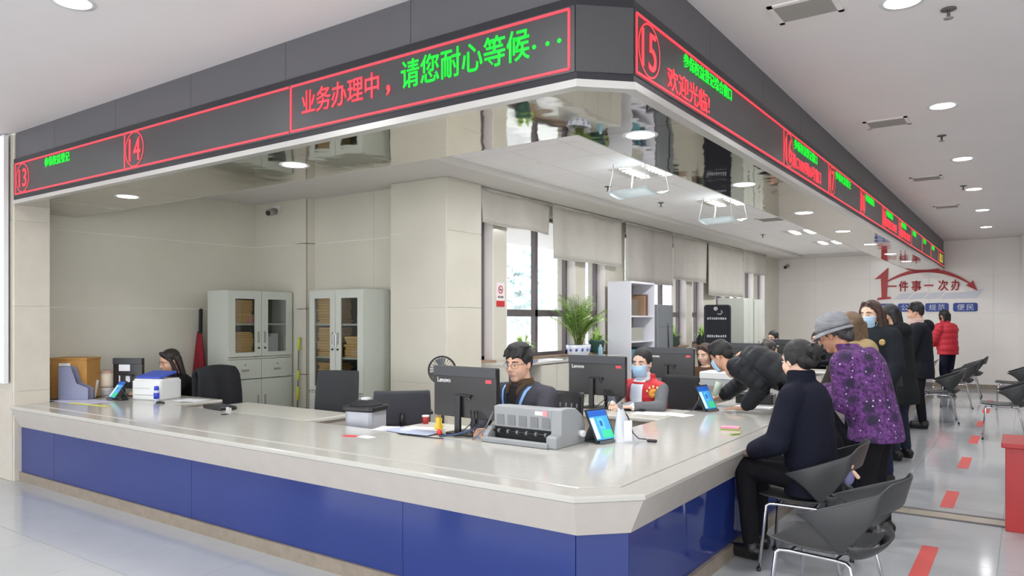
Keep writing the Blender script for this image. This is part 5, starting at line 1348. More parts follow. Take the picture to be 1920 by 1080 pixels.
def hair(root, c, B, s, style, m):
    q = MB(); L = lambda p: c + B @ (Vector(p) * s)
    E = lambda p, r: q.ell(L(p), tuple(x * s for x in r), B, 18, 12)
    E((0, -0.022, 0.046), (0.084, 0.098, 0.086))
    E((0, -0.065, 0.005), (0.066, 0.046, 0.070))
    if style == 'short':
        for k in range(9):
            x = -0.062 + 0.0155 * k; q.cap(L((x * 0.8 - 0.012, 0.02, 0.110)), L((x * 1.08, 0.080 - 0.30 * x * x / 0.06, 0.047 + 0.009 * ((k * 2) % 3))), 0.023 * s, 0.0085 * s, 8)
        for x in (-1, 1): E((x * 0.074, -0.012, 0.032), (0.016, 0.046, 0.040)); q.cap(L((x * 0.079, 0.016, 0.02)), L((x * 0.079, 0.018, -0.006)), 0.008 * s, 0.005 * s, 6)
        E((0.0, -0.015, 0.105), (0.074, 0.080, 0.036)); E((0.05, 0.03, 0.075), (0.03, 0.035, 0.03)); E((-0.05, 0.03, 0.075), (0.03, 0.035, 0.03))
    elif style == 'long':
        for x in (-1, 1):
            q.cap(L((x * 0.030, 0.050, 0.10)), L((x * 0.080, 0.018, 0.03)), 0.021 * s, 0.015 * s); q.cap(L((x * 0.080, 0.010, 0.03)), L((x * 0.088, -0.005, -0.10)), 0.020 * s, 0.022 * s); q.cap(L((x * 0.088, -0.005, -0.10)), L((x * 0.082, 0.015, -0.22)), 0.026 * s, 0.014 * s)
        for k in range(5):
            x = -0.07 + 0.035 * k; q.cap(L((x, -0.07, 0.02)), L((x * 1.15, -0.075, -0.23)), 0.036 * s, 0.024 * s)
    elif style == 'bun':
        for x in (-1, 1): E((x * 0.072, -0.02, 0.015), (0.018, 0.050, 0.045))
        E((0, -0.10, -0.01), (0.05, 0.04, 0.045)); E((0, -0.130, 0.045), (0.052, 0.046, 0.050))
        for k in range(7):
            a = 2 * PI * k / 7; q.cap(L((0.03 * math.cos(a), -0.14, 0.045 + 0.03 * math.sin(a))), L((0.062 * math.cos(a + 0.6), -0.155, 0.045 + 0.062 * math.sin(a + 0.6))), 0.014 * s, 0.006 * s, 6)
    elif style == 'tied':
        for x in (-1, 1): E((x * 0.070, -0.015, 0.022), (0.018, 0.050, 0.045))
        E((0, -0.026, 0.058), (0.081, 0.090, 0.078))
        E((0, -0.10, -0.03), (0.04, 0.035, 0.05))
    elif style == 'bob':
        for x in (-1, 1):
            q.cap(L((x * 0.075, 0.01, 0.03)), L((x * 0.080, 0.0, -0.06)), 0.025 * s, 0.02 * s)
        for k in range(5): x = -0.06 + 0.03 * k; q.cap(L((x, -0.075, 0.02)), L((x, -0.075, -0.09)), 0.032 * s, 0.022 * s)
    return blob('hair', q, m, root, 0.0055, 3)

def spine_rings(P, pel, neck, spec, mid=None):
    """spec: (t, rx, ry, forward shift); t 0 pelvis .. 1 neck"""
    out = []
    for t, rx, ry, sh in spec:
        if mid is None: c = pel.lerp(neck, t)
        else:
            c = pel * (1 - t) ** 2 + mid * 2 * t * (1 - t) + neck * t * t if t >= 0 else pel + (mid - pel) * 2 * t
        if t < 0: c = pel + Vector((0, 0, t * (neck - pel).length))
        dt = (neck - pel).normalized()
        ay = dt.cross(P.r).normalized() if t >= 0.15 else P.f
        if ay.dot(P.f) < 0: ay = -ay
        ay = ay.normalized()
        out.append((c + ay * sh * P.k, rx * P.k, ry * P.k, P.r, ay))
    return out

TORSO = [(-0.02, 0.150, 0.105, 0), (0.12, 0.168, 0.125, 0), (0.30, 0.165, 0.122, 0.0), (0.55, 0.178, 0.128, 0.0), (0.78, 0.188, 0.125, 0.0), (0.93, 0.160, 0.100, 0), (1.0, 0.085, 0.075, 0.0)]

def person(label, head_at, fwd, look=None, pose='seated', scale=1.08, lean=8, skin=0, hairstyle='short', hair_m=None, masked=False, glasses=False,
           top=None, top_extra=0.0, hem=-0.05, trouser=None, arms=None, legs=None, sleeve=1.0, puffer=False, collar=0.0, fine=0.0075, face=True, roll=0.0, hands=True, head_off=(0, 0.035, 0.145),
           neck_h=0.52, curl=0.6, shoes=True, cuff=None, bulge=0.0, sh_w=0.19, name_top='jacket', auto_legs=True, arms_w=None, hand_dirs=None):
    """builds one figure; head_at is the world position of the head centre"""
    P = Pose(fwd, scale); k = scale
    ln = R(lean)
    neck = Vector((0, math.sin(ln) * neck_h, math.cos(ln) * neck_h))
    hd = neck + Vector(head_off)
    P.o = Vector(head_at) - P.v(hd) * k
    root = thing('person', label, 'person', (0, 0, 0))
    sk = skin_mat(skin)
    W = P.w
    nk, pl = W(neck), W((0, 0, 0))
    lk = P.v(look) if look is not None else P.f
    B = basis(lk, roll=roll)
    hc = Vector(head_at)
    sx = sh_w; shz = neck + Vector((0, -0.005, -0.078))
    sh = [W((shz.x + s * sx, shz.y, shz.z)) for s in (-1, 1)]
    if arms is None and pose == 'seated':
        wz = (0.775 - P.o.z) / k
        arms = [((-0.27, shz.y + 0.14, max(shz.z - 0.27, wz + 0.0)), (-0.12, shz.y + 0.30, wz)), ((0.27, shz.y + 0.14, max(shz.z - 0.27, wz + 0.0)), (0.12, shz.y + 0.30, wz))]
    if arms is None:
        arms = [((-0.25, shz.y + 0.09, shz.z - 0.26), (-0.13, shz.y + 0.31, shz.z - 0.30)), ((0.25, shz.y + 0.09, shz.z - 0.26), (0.13, shz.y + 0.31, shz.z - 0.30))]
    A = [(W(a), W(b)) for a, b in arms] if arms_w is None else [(Vector(a), Vector(b)) for a, b in arms_w]
    if legs is None:
        legs = [((-0.12, 0.40, 0.03), (-0.12, 0.42, -0.40)), ((0.12, 0.40, 0.03), (0.12, 0.42, -0.40))] if pose == 'seated' else [((-0.10, 0.03, -0.44), (-0.11, -0.02, -0.86)), ((0.10, 0.03, -0.44), (0.11, -0.02, -0.86))]
    if pose == 'standing':
        az = (0.085 - P.o.z) / k
        legs = [((a[0], a[1], az * 0.48), (b[0], b[1], az)) for a, b in legs]
    elif auto_legs:
        az = (0.085 - P.o.z) / k
        legs = [(a, (b[0], b[1], az)) for a, b in legs]
    G = [(W(a), W(b)) for a, b in legs]
    hip = [W((s * 0.09, 0, -0.02)) for s in (-1, 1)]
    # ---- body: one continuous skin surface from head to hands and feet
    q = MB()
    head_shapes(q, hc, B, k)
    q.cap(hc + B @ Vector((0, -0.035, -0.12)) * k, nk - P.u * 0.02 * k, 0.052 * k, 0.060 * k, 14)
    q.loft(spine_rings(P, pl, nk, [(t, rx * 0.86, ry * 0.86, s) for t, rx, ry, s in TORSO]))
    for i in (0, 1):
        el, wr = A[i]
        q.cap(nk - P.u * 0.05 * k, sh[i], 0.045 * k, 0.045 * k); q.cap(sh[i], el, 0.042 * k, 0.036 * k); q.cap(el, wr, 0.036 * k, 0.026 * k)
        q.cap(hip[i], G[i][0], 0.07 * k, 0.05 * k); q.cap(G[i][0], G[i][1], 0.048 * k, 0.034 * k)
        if hands:
            d = (wr - el).normalized() if hand_dirs is None else Vector(hand_dirs[i]).normalized(); nrm = P.u if abs(d.z) < 0.75 else P.f
            hand_shapes(q, wr + d * 0.01, d, nrm, P.r * (1 if i == 0 else -1), curl, k)
    body = blob('body', q, sk, root, fine, 3)
    if face: face_parts(root, hc, B, k, body, masked, glasses)
    if hairstyle: hair(root, hc, B, k, hairstyle, hair_m or M_hair)
    # ---- top
    ex = top_extra
    tops = None
    if top is not None:
        q = MB()
        spec = [(hem, 0.162 + ex + bulge, 0.118 + ex + bulge, 0)] + [(t, rx + ex, ry + ex, s) for t, rx, ry, s in
                ([(0.0, 0.165, 0.122, 0), (0.12, 0.170, 0.127, 0), (0.25, 0.168, 0.125, 0), (0.40, 0.170, 0.126, 0), (0.55, 0.180, 0.130, 0), (0.68, 0.186, 0.130, 0), (0.80, 0.190, 0.127, 0), (0.93, 0.162, 0.102, 0), (1.0, 0.090, 0.080, 0)])]
        if hem < -0.3: spec.insert(1, (hem * 0.5, 0.170 + ex + bulge * 0.6, 0.126 + ex + bulge * 0.6, 0))
        if puffer:
            fine_spec = []
            for j in range(37):
                t = hem + (1.0 - hem) * j / 36
                for (t0, a0, b0, s0), (t1, a1, b1, s1) in zip(spec[:-1], spec[1:]):
                    if t0 <= t <= t1 + 1e-6:
                        f = (t - t0) / max(1e-6, t1 - t0); w = 0.012 * abs(math.sin(t * 15)) ** 0.5 - 0.012
                        fine_spec.append((t, a0 + (a1 - a0) * f + w, b0 + (b1 - b0) * f + w, 0)); break
            spec = fine_spec
        q.loft(spine_rings(P, pl, nk, spec), 22)
        if collar: q.loft([(nk - P.u * 0.03 * k, 0.092 * k, 0.088 * k, P.r, P.f), (nk + (hc - nk).normalized() * collar * k * 0.85 - P.f * 0.012, 0.080 * k, 0.082 * k, P.r, P.f)], 18)
        for i in (0, 1):
            el, wr = A[i]
            we = el.lerp(wr, sleeve * 0.94)
            q.cap(nk - P.u * 0.045 * k, sh[i], (0.050 + ex * 0.8) * k, (0.060 + ex * 0.8) * k)
            if puffer:
                for (a, b, r0, r1) in ((sh[i], el, 0.074, 0.066), (el, we, 0.066, 0.054)):
                    n = 4
                    q.tube([a.lerp(b, j / 40) for j in range(41)], [(r0 + (r1 - r0) * j / 40 + ex) * k * (0.90 + 0.08 * abs(math.sin(PI * n * j / 40)) ** 0.5) for j in range(41)], 16)
                    q.cap(a, b, (r0 + ex) * 0.78 * k, (r1 + ex) * 0.78 * k)
            else:
                q.cap(sh[i], el, (0.060 + ex * 0.8) * k, (0.053 + ex * 0.8) * k, 12); q.cap(el, we, (0.055 + ex) * k, (0.043 + ex * 0.8) * k, 12)
        tops = blob(name_top, q, top, root, 0.009 if puffer else 0.011, 1 if puffer else 6)
        if cuff is not None:
            for i in (0, 1):
                el, wr = A[i]; MB().cap(el.lerp(wr, 0.90), el.lerp(wr, 1.0), 0.040 * k, 0.037 * k, 12).build('cuff', cuff, root)
    # ---- trousers and shoes
    tr = trouser or cloth('dark_trousers', (34, 35, 42))
    q = MB()
    q.loft(spine_rings(P, pl, nk, [(-0.12, 0.135, 0.10, 0), (-0.02, 0.160, 0.118, 0), (0.12, 0.160, 0.115, 0), (0.22, 0.150, 0.105, 0)]))
    for i in (0, 1):
        kn, an = G[i]
        q.cap(hip[i], kn, 0.088 * k, 0.066 * k, 12); q.cap(kn, an + (kn - an).normalized() * 0.05 * k, 0.066 * k, 0.052 * k, 12)
    blob('trousers', q, tr, root, 0.012, 4)
    if shoes:
        for i in (0, 1):
            kn, an = G[i]; f = P.f
            q = MB(); q.cap(an - P.u * 0.015 * k - f * 0.03 * k, an - P.u * 0.025 * k + f * 0.13 * k, 0.042 * k, 0.032 * k, 10); q.cap(an - P.u * 0.05 * k - f * 0.04 * k, an - P.u * 0.05 * k + f * 0.14 * k, 0.024 * k, 0.024 * k, 8); q.cap(an + P.u * 0.05 * k, an - P.u * 0.02 * k, 0.044 * k, 0.044 * k, 8)
            blob('shoe', q, M_shoe, root, 0.009, 3)
    return dict(root=root, P=P, W=W, B=B, hc=hc, nk=nk, pl=pl, top=tops, body=body, sh=sh, A=A, k=k, G=G)

def on_surface(objs, pts, raydir, off=0.004):
    """drop points onto clothing along a direction"""
    trees = []; last = None
    for o in objs:
        me = o.data; trees.append(BVHTree.FromPolygons([v.co.copy() for v in me.vertices], [tuple(p.vertices) for p in me.polygons]))
    out = []; d = Vector(raydir).normalized()
    for p in pts:
        best = None
        for t in trees:
            loc, n, i, dist = t.ray_cast(Vector(p) - d * 0.6, d, 1.2)
            if loc is not None and (best is None or dist < best[1]): best = (loc, dist)
        if best is not None: last = best[0]
        if best is None and last is not None:
            q_ = Vector(p); best = (q_ + d * (last - q_).dot(d), 0)
        out.append((best[0] if best else Vector(p)) - d * off)
    return out

def patch_on(name, m, root, objs, grid_pts, raydir, off=0.005, solid=0.003):
    """grid_pts: rows of points; projected patch"""
    rows = [on_surface(objs, r, raydir, off) for r in grid_pts]
    q = MB(); n = len(rows[0])
    q.add([p for r in rows for p in r], [(i * n + j, i * n + j + 1, (i + 1) * n + j + 1, (i + 1) * n + j) for i in range(len(rows) - 1) for j in range(n - 1)], True)
    return q.build(name, m, root, solid=solid)

# ---- 1 woman at the far left
F1 = person('woman with glasses and long dark hair seated at the far left desk', at(318, 678, 8.2), (-0.10, -1), look=(0.12, 1, -0.28), lean=30, hairstyle='long', hair_m=mat('very_dark_brown_hair', (40, 30, 28), 0.45, bump=0.6, bscale=90), glasses=True, skin=0,
            top=cloth('black_jacket', (30, 31, 36)), top_extra=0.008, collar=0.03, curl=0.7)
# ---- 2 man with glasses
F2 = person('man with glasses in a dark grey jacket and blue lanyard behind the printer', at(972, 681, 5.45), (-0.10, -1), look=(-0.06, 1, -0.14), lean=6, hairstyle='short', glasses=True, skin=0, scale=1.13,
            top=cloth('charcoal_grey_jacket', (66, 65, 72)), top_extra=0.012, sh_w=0.205, trouser=cloth('dark_trousers', (34, 35, 42)), head_off=(0, 0.050, 0.130))
P, W, k = F2['P'], F2['W'], F2['k']
nz = 0.52
M_coll = cloth('brown_polo', (86, 70, 54)); M_polo = cloth('dark_polo', (48, 44, 42)); M_lan = mat('lanyard_blue', (142, 184, 236), 0.5)
def chest(x, z): return W((x, 0.3, z))
objs = [F2['top'], F2['body']]
rd = -P.f
patch_on('shirt_front', M_polo, F2['root'], objs, [[chest((-0.060 + 0.12 * j / 4) * (1 - t * 0.8), 0.50 - 0.19 * t) for j in range(5)] for t in [i / 6 for i in range(7)]], rd, 0.004)
for s in (-1, 1):
    patch_on('lanyard', M_lan, F2['root'], objs, [[chest(s * (0.105 - 0.085 * t) - 0.010, 0.50 - 0.30 * t), chest(s * (0.105 - 0.085 * t) + 0.010, 0.50 - 0.30 * t)] for t in [i / 10 for i in range(11)]], rd, 0.007)
    patch_on('collar', M_coll, F2['root'], objs, [[chest(s * (0.040 + 0.042 * (j / 3) * (1 - 0.5 * t)) * (1 - 0.25 * t), 0.535 - 0.075 * t - 0.02 * j / 3) for j in range(4)] for t in [i / 6 for i in range(7)]], rd, 0.009, 0.006)
q = MB(); nk = F2['nk']
q.loft([(nk - P.u * 0.05, 0.105, 0.098, P.r, P.f), (nk + P.u * 0.005, 0.092, 0.088, P.r, P.f), (nk + P.u * 0.035 + P.f * 0.0, 0.078, 0.074, P.r, P.f)], 18)
blob('collar_stand', q, M_coll, F2['root'], 0.009, 3)

# ---- 3 woman in the red vest
F3 = person('woman in a red volunteer vest and blue face mask typing at a desk', at(1203, 680, 6.95), (-0.22, -1), look=(-0.22, 1, -0.10), lean=10, hairstyle='tied', masked=True, skin=2,
            top=cloth('grey_sweater', (108, 110, 112)), top_extra=0.0, cuff=M_white, curl=0.5, name_top='sweater')
P, W, k = F3['P'], F3['W'], F3['k']
M_vest = mat('red_vest', (196, 36, 46), 0.6, var=0.05, bump=0.15, bscale=20)
q = MB()
q.loft(spine_rings(P, F3['pl'], F3['nk'], [(0.0, 0.186, 0.142, 0), (0.25, 0.188, 0.145, 0), (0.5, 0.196, 0.147, 0), (0.75, 0.206, 0.146, 0), (0.90, 0.186, 0.122, 0), (0.99, 0.112, 0.098, 0)]), 24)
for i in (0, 1): q.cap(F3['nk'] - P.u * 0.05 * k, F3['sh'][i].lerp(F3['nk'], 0.1) - P.u * 0.005, 0.062 * k, 0.066 * k)
q.loft([(F3['nk'] - P.u * 0.05 - P.f * 0.035, 0.105, 0.08, P.r, P.f), (F3['nk'] + P.u * 0.05 - P.f * 0.045, 0.088, 0.062, P.r, P.f)], 16)
vest = blob('vest', q, M_vest, F3['root'], 0.010, 4)
def chest(x, z): return W((x, 0.35, z))
M_tn = cloth('white_turtleneck', (232, 235, 238), 0.2, 60, 0.03)
patch_on('turtleneck_front', M_tn, F3['root'], [vest, F3['top'], F3['body']], [[chest((-0.068 + 0.136 * j / 5) * (0.9 + 0.1 * t), 0.53 - 0.42 * t) for j in range(6)] for t in [i / 12 for i in range(13)]], -P.f, 0.005)
q = MB(); q.loft([(F3['nk'] - P.u * 0.05, 0.085, 0.078, P.r, P.f), (F3['nk'] + P.u * 0.07 + P.f * 0.01, 0.066, 0.064, P.r, P.f)], 16); blob('turtleneck', q, M_tn, F3['root'], 0.009, 3)
M_gold = mat('emblem_gold', (222, 150, 50), 0.5); M_goldl = mat('emblem_light', (246, 206, 130), 0.5)
ec = at(1225, 738, 6.85); rr_, uu_, vd_ = Vector((CS, SN, 0)), Vector((0, 0, 1)), ec - Vector((0, 0, CAM_H))
em = patch_on('emblem', M_gold, F3['root'], [vest], [[ec + (rr_ * math.cos(a) + uu_ * math.sin(a)) * 0.045 * r_ for a in [2 * PI * j / 20 for j in range(21)]] for r_ in (0.02, 0.5, 1.0)], vd_, 0.006)
for j in range(5):
    a = R(20 + 35 * j); c = ec + (rr_ * math.cos(a) + uu_ * math.sin(a)) * 0.062
    patch_on('emblem_ray', M_goldl, F3['root'], [vest], [[c - rr_ * 0.010 - uu_ * 0.010, c + rr_ * 0.010 - uu_ * 0.010], [c - rr_ * 0.006 + uu_ * 0.014, c + rr_ * 0.006 + uu_ * 0.014]], vd_, 0.007)
for x0, z0, x1, z1 in ((0.085, 0.29, 0.20, 0.295),):
    patch_on('pocket_flap', mat('vest_seam', (132, 24, 32), 0.7), F3['root'], [vest], [[chest(x0, z0), chest((x0 + x1) / 2, (z0 + z1) / 2), chest(x1, z1)], [chest(x0, z0 - 0.012), chest((x0 + x1) / 2, (z0 + z1) / 2 - 0.012), chest(x1, z1 - 0.012)]], -P.f, 0.006)

# ---- 4 staff further back
person('staff member with brown hair half hidden behind the third monitor', at(1321, 664, 9.35), (-0.2, -1), look=(0.05, 1, -0.25), lean=8, hairstyle='long', hair_m=M_hairb, skin=2, top=cloth('brown_cardigan', (92, 70, 54)), top_extra=0.006, fine=0.010)
person('seated staff member with dark hair beneath the far wall', at(1449, 634, 13.8), (-0.1, -1), look=(0.3, 1, -0.1), lean=5, hairstyle='tied', skin=2, top=cloth('black_jacket', (30, 31, 36)), fine=0.012)
person('seated staff member with black hair between the bending man and the bun', at(1443, 658, 9.6), (0.75, 0.6), look=(0, 1, -0.2), lean=12, hairstyle='bob', skin=0, top=cloth('black_jacket', (30, 31, 36)), fine=0.012, hair_m=mat('dark_brown_hair', (42, 34, 30), 0.45, bump=0.6, bscale=90))
person('distant seated staff member glimpsed left of the grey hat', at(1531, 636, 13.6), (-0.3, -1), look=(-0.2, 1, -0.1), lean=5, hairstyle='tied', skin=2, top=cloth('black_jacket', (30, 31, 36)), fine=0.012)

# ---- 5 man in a black puffer bending over the counter
hp = at(1352, 668, 6.75)
M_puf = mat('black_puffer', (27, 29, 33), 0.55, bump=0.2, bscale=30, var=0.08, spec=0.25)
person('man in a black puffer jacket and mask bending over the counter', hp, (-1, 0.10), look=(0.06, 1, -0.55), pose='standing', lean=66, hairstyle='short', masked=True, skin=1, top=M_puf, puffer=True, top_extra=0.012, hem=-0.02, collar=0.05,
       head_off=(0, 0.20, -0.015), neck_h=0.50, arms_w=[((-1.87, 6.45, 0.985), (-2.05, 6.50, 0.785)), (tuple(at(1392, 716, 7.0)), tuple(at(1352, 745, 7.05)))], legs=[((-0.11, -0.30, -0.46), (-0.12, -0.40, -0.90)), ((0.11, -0.30, -0.46), (0.12, -0.40, -0.90))], curl=0.25, sleeve=0.90, hand_dirs=[(-1, 0.1, -0.06), (-1, -0.2, -0.1)])

# ---- 6 seated woman in navy
M_navy = cloth('navy_coat', (25, 27, 40), 0.35, 50, 0.1)
F6 = person('woman with a hair bun in a dark navy coat seated at the counter', at(1494, 676, 4.72), (-1, 0.12), look=(0.34, 1, -0.14), lean=7, hairstyle='bun', skin=2, top=M_navy, top_extra=0.022, hem=-0.22, bulge=0.02, collar=0.10, name_top='coat', trouser=cloth('black_trousers', (27, 27, 31)),
       arms=[((-0.25, 0.12, 0.20), (-0.14, 0.30, 0.12)), ((0.25, 0.12, 0.20), (0.14, 0.30, 0.12))], legs=[((-0.10, 0.38, 0.0), (-0.12, 0.33, -0.40)), ((0.10, 0.38, 0.0), (0.12, 0.38, -0.40))], neck_h=0.54, head_off=(0, 0.03, 0.135), scale=1.06, hands=True)

# ---- 7 woman in purple with a grey hat
def purple():
    m = bpy.data.materials.new('purple_print'); m.use_nodes = True; nt = m.node_tree; b = nt.nodes['Principled BSDF']; b.inputs['Roughness'].default_value = 0.8
    tc = nt.nodes.new('ShaderNodeTexCoord')
    n1 = nt.nodes.new('ShaderNodeTexNoise'); n1.inputs['Scale'].default_value = 45; n1.inputs['Detail'].default_value = 4
    r1 = nt.nodes.new('ShaderNodeValToRGB'); r1.color_ramp.elements[0].position = 0.35; r1.color_ramp.elements[1].position = 0.68
    r1.color_ramp.elements[0].color = srgb((50, 28, 66)) + (1,); r1.color_ramp.elements[1].color = srgb((122, 66, 142)) + (1,)
    v1 = nt.nodes.new('ShaderNodeTexVoronoi'); v1.inputs['Scale'].default_value = 8.5; v1.inputs['Randomness'].default_value = 0.6
    r2 = nt.nodes.new('ShaderNodeValToRGB'); r2.color_ramp.elements[0].position = 0.22; r2.color_ramp.elements[1].position = 0.46; r2.color_ramp.elements[0].color = (1, 1, 1, 1); r2.color_ramp.elements[1].color = (0, 0, 0, 1)
    v2 = nt.nodes.new('ShaderNodeTexVoronoi'); v2.inputs['Scale'].default_value = 24; v2.inputs['Randomness'].default_value = 0.35
    r3 = nt.nodes.new('ShaderNodeValToRGB'); r3.color_ramp.elements[0].position = 0.11; r3.color_ramp.elements[1].position = 0.16; r3.color_ramp.elements[0].color = (1, 1, 1, 1); r3.color_ramp.elements[1].color = (0, 0, 0, 1)
    m1 = nt.nodes.new('ShaderNodeMixRGB'); m1.inputs[2].default_value = srgb((44, 32, 62)) + (1,); m2 = nt.nodes.new('ShaderNodeMixRGB'); m2.inputs[2].default_value = srgb((214, 200, 222)) + (1,)
    for n in (n1, v1, v2): nt.links.new(tc.outputs['Object'], n.inputs['Vector'])
    nt.links.new(n1.outputs['Fac'], r1.inputs['Fac']); nt.links.new(v1.outputs['Distance'], r2.inputs['Fac']); nt.links.new(v2.outputs['Distance'], r3.inputs['Fac'])
    nt.links.new(r2.outputs['Color'], m1.inputs[0]); nt.links.new(r1.outputs['Color'], m1.inputs[1]); nt.links.new(r3.outputs['Color'], m2.inputs[0]); nt.links.new(m1.outputs['Color'], m2.inputs[1])
    nt.links.new(m2.outputs['Color'], b.inputs['Base Color'])
    return m
F7 = person('older woman in a purple patterned jacket and grey hat leaning to the counter', at(1563, 628, 5.45), (-1, 0.15), look=(0.05, 1, -0.35), pose='standing', lean=16, hairstyle='tied', skin=3, top=purple(), top_extra=0.040, hem=-0.16, bulge=0.015, collar=0.09, hair_m=mat('grey_black_hair', (60, 58, 58), 0.5, bump=0.5, bscale=80),
       head_off=(0, 0.13, 0.105), neck_h=0.52, arms_w=[(tuple(at(1588, 752, 5.22)), tuple(at(1560, 744, 5.3))), (tuple(at(1582, 745, 5.75)), tuple(at(1552, 735, 5.65)))], curl=1.0, trouser=cloth('black_trousers', (27, 27, 31)), legs=[((-0.10, 0.03, -0.46), (-0.11, -0.02, -0.93)), ((0.10, 0.03, -0.46), (0.11, -0.02, -0.93))])
B, hc, k = F7['B'], F7['hc'], F7['k']
L = lambda p: hc + B @ (Vector(p) * k)
M_hat = mat('grey_felt_hat', (138, 140, 144), 0.9, var=0.22, vscale=14, bump=0.3, bscale=60, stretch=(1, 1, 4))
q = MB(); rings = []
for z, rx, ry in ((0.022, 0.104, 0.122), (0.06, 0.104, 0.120), (0.11, 0.098, 0.112), (0.145, 0.074, 0.084), (0.158, 0.034, 0.040)):
    rings.append((L((0, -0.012, z)), rx * k, ry * k, B.col[0], B.col[1]))
q.loft(rings, 24); ho = q.build('hat_crown', M_hat, F7['root'], sub=1)
def brim(u, v):
    a = 2 * PI * u; fr = 0.5 + 0.5 * math.sin(a); r = v * (0.010 + 0.016 * fr)
    return L(((0.103 + r) * math.cos(a), -0.012 + (0.121 + r * 1.2) * math.sin(a), 0.028 - 0.018 * v - 0.012 * v * fr))
MB().grid(brim, 32, 4).build('hat_brim', M_hat, F7['root'], solid=0.006)

# ---- 8..12 the queue behind
F8 = person('woman with golden brown hair hidden behind the grey hat', at(1592, 615, 6.3), (-1, 0.3), look=(0.2, 1, -0.1), pose='standing', lean=10, hairstyle='long', hair_m=mat('dark_gold_hair', (110, 88, 64), 0.5, bump=0.6, bscale=90), skin=2, top=cloth('umber_jacket', (58, 52, 48)), top_extra=0.01, hem=-0.35, fine=0.011)
q = MB(); P = F8['P']; nk = F8['nk']; q.ell(nk - P.f * 0.11 - P.u * 0.05, (0.10, 0.10, 0.12)); q.cap(nk - P.f * 0.04 - P.r * 0.09, nk - P.f * 0.04 + P.r * 0.09, 0.06)
blob('hood', q, cloth('beige_hood', (168, 148, 108)), F8['root'], 0.011, 4)
F9 = person('woman in a blue mask and black uniform jacket with a gold sleeve badge', at(1632, 590, 7.0), (-0.50, -0.85), look=(-0.15, 1, -0.05), pose='standing', lean=3, head_off=(0, 0.035, 0.105), hairstyle='long', hair_m=M_hairb, masked=True, skin=2, top=cloth('dark_uniform', (37, 42, 46)), top_extra=0.018, hem=-0.3, bulge=0.02, collar=0.05, fine=0.009,
            arms=[((-0.24, 0.04, 0.18), (-0.20, 0.15, -0.06)), ((0.25, 0.02, 0.18), (0.22, 0.14, -0.06))], trouser=cloth('navy_trousers', (36, 42, 66)))
P, W = F9['P'], F9['W']
ec = at(1654, 642, 6.9)
rr_, uu_ = Vector((CS, SN, 0)), Vector((0, 0, 1))
patch_on('sleeve_badge', mat('badge_gold', (196, 168, 104), 0.5), F9['root'], [F9['top']], [[ec + (rr_ * math.cos(a) + uu_ * math.sin(a)) * 0.030 * r_ for a in [2 * PI * j / 18 for j in range(19)]] for r_ in (0.02, 1.0)], ec - Vector((0, 0, CAM_H)), 0.006)
M_hood = cloth('black_coat', (33, 35, 36))
F10 = person('person in a long black hooded coat with back turned in the queue', at(1667, 594, 8.3), (-1, 0.35), look=(0.0, 1, -0.3), pose='standing', lean=8, hairstyle='bob', skin=0, top=M_hood, top_extra=0.035, hem=-0.45, bulge=0.03, collar=0.08, fine=0.011, trouser=cloth('dark_jeans', (44, 50, 62)), face=False)
q = MB(); P = F10['P']; nk = F10['nk']
q.ell(nk - P.f * 0.09 + P.u * 0.0, (0.12, 0.12, 0.10)); q.cap(nk - P.f * 0.05 - P.r * 0.1, nk - P.f * 0.05 + P.r * 0.1, 0.07)
blob('hood', q, M_hood, F10['root'], 0.011, 4)
F11 = person('person in a black jacket with a pale pink scarf looking left', at(1716, 585, 10.6), (-1, -0.1), look=(0.1, 1, -0.12), pose='standing', lean=4, hairstyle='short', skin=0, top=cloth('black_jacket_matte', (31, 33, 40)), top_extra=0.025, hem=-0.42, bulge=0.015, fine=0.012, trouser=cloth('black_trousers', (27, 27, 31)))
q = MB(); P = F11['P']; nk = F11['nk']
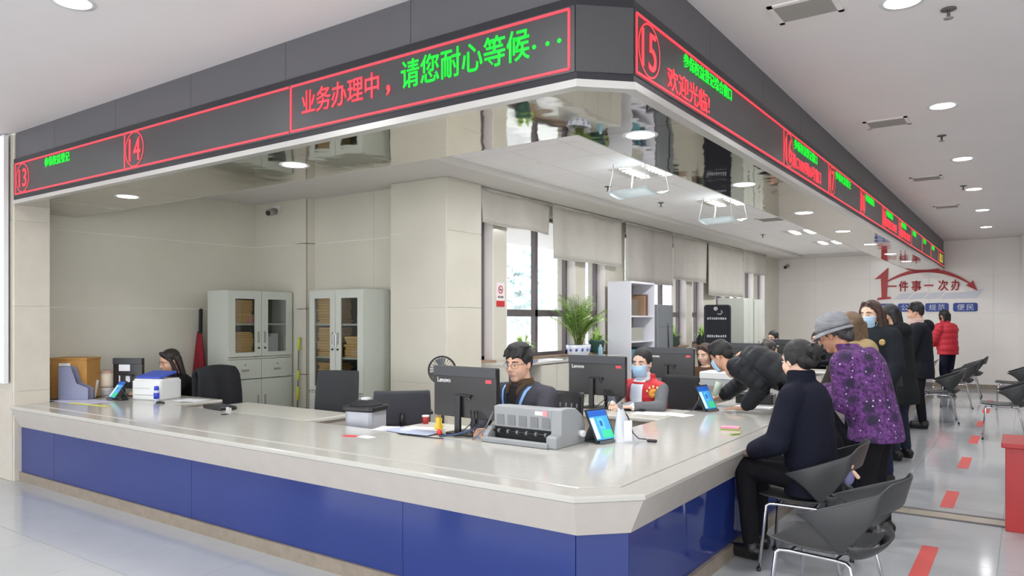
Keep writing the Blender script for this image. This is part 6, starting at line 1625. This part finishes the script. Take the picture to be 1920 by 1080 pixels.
for z, r in ((-0.03, 0.095), (0.01, 0.09), (0.045, 0.08)): q.tube([nk + P.u * z + P.f * (0.02 + r * math.cos(a)) + P.r * r * math.sin(a) for a in [2 * PI * j / 16 for j in range(16)]], 0.022, 8, closed=True)
blob('scarf', q, cloth('pink_scarf', (206, 176, 166)), F11['root'], 0.010, 2)
q = MB(); q.ell(nk - P.f * 0.11 - P.u * 0.05, (0.10, 0.085, 0.10)); blob('hood', q, cloth('black_jacket_matte', (31, 33, 40)), F11['root'], 0.012, 3)
M_redj = mat('red_puffer', (186, 36, 52), 0.6, bump=0.2, bscale=25, var=0.06)
F12 = person('person in a red puffer jacket standing by the far counter end', at(1769, 593, 15.4), (-0.9, 0.55), look=(0.1, 1, -0.1), pose='standing', lean=6, hairstyle='bob', skin=0, top=M_redj, puffer=True, top_extra=0.045, hem=-0.12, bulge=0.0, collar=0.08, fine=0.013, scale=1.10, trouser=cloth('navy_trousers_dark', (34, 36, 52)), face=False)
# shoulder bag of the woman in uniform
o = thing('shoulder_bag', 'black leather shoulder bag hanging between the queueing people', 'bag', tuple(at(1667, 700, 7.0)), TH)
def bagsh(u, v):
    a = 2 * PI * u; w = 0.10 + 0.03 * v; d = 0.05
    return (w * math.cos(a), d * math.sin(a), 0.10 - 0.22 * v)
MB().grid(bagsh, 20, 6).build('bag_body', mat('bag_leather', (36, 36, 38), 0.35), o)
MB().lathe([(0, -0.12), (0.13, -0.12)], 20, sy=0.4).build('bag_bottom', MATS['bag_leather'], o)
MB().tube([(-0.09, 0, 0.10), (-0.05, 0.0, 0.32), (0.0, 0.0, 0.42), (0.04, 0, 0.32), (0.09, 0, 0.10)], 0.010, 8).build('bag_strap', MATS['bag_leather'], o)

# folded pale green paper held by the bending man
o = thing('folded_paper', 'folded pale green paper in the bending man\'s far hand', 'paper', tuple(at(1343, 731, 7.0)), TH)
MB().tube([(-0.02, 0, -0.06), (0.03, 0, 0.07)], [0.026, 0.034], 12).build('paper_roll', mat('pale_green_paper', (190, 206, 188), 0.7), o)
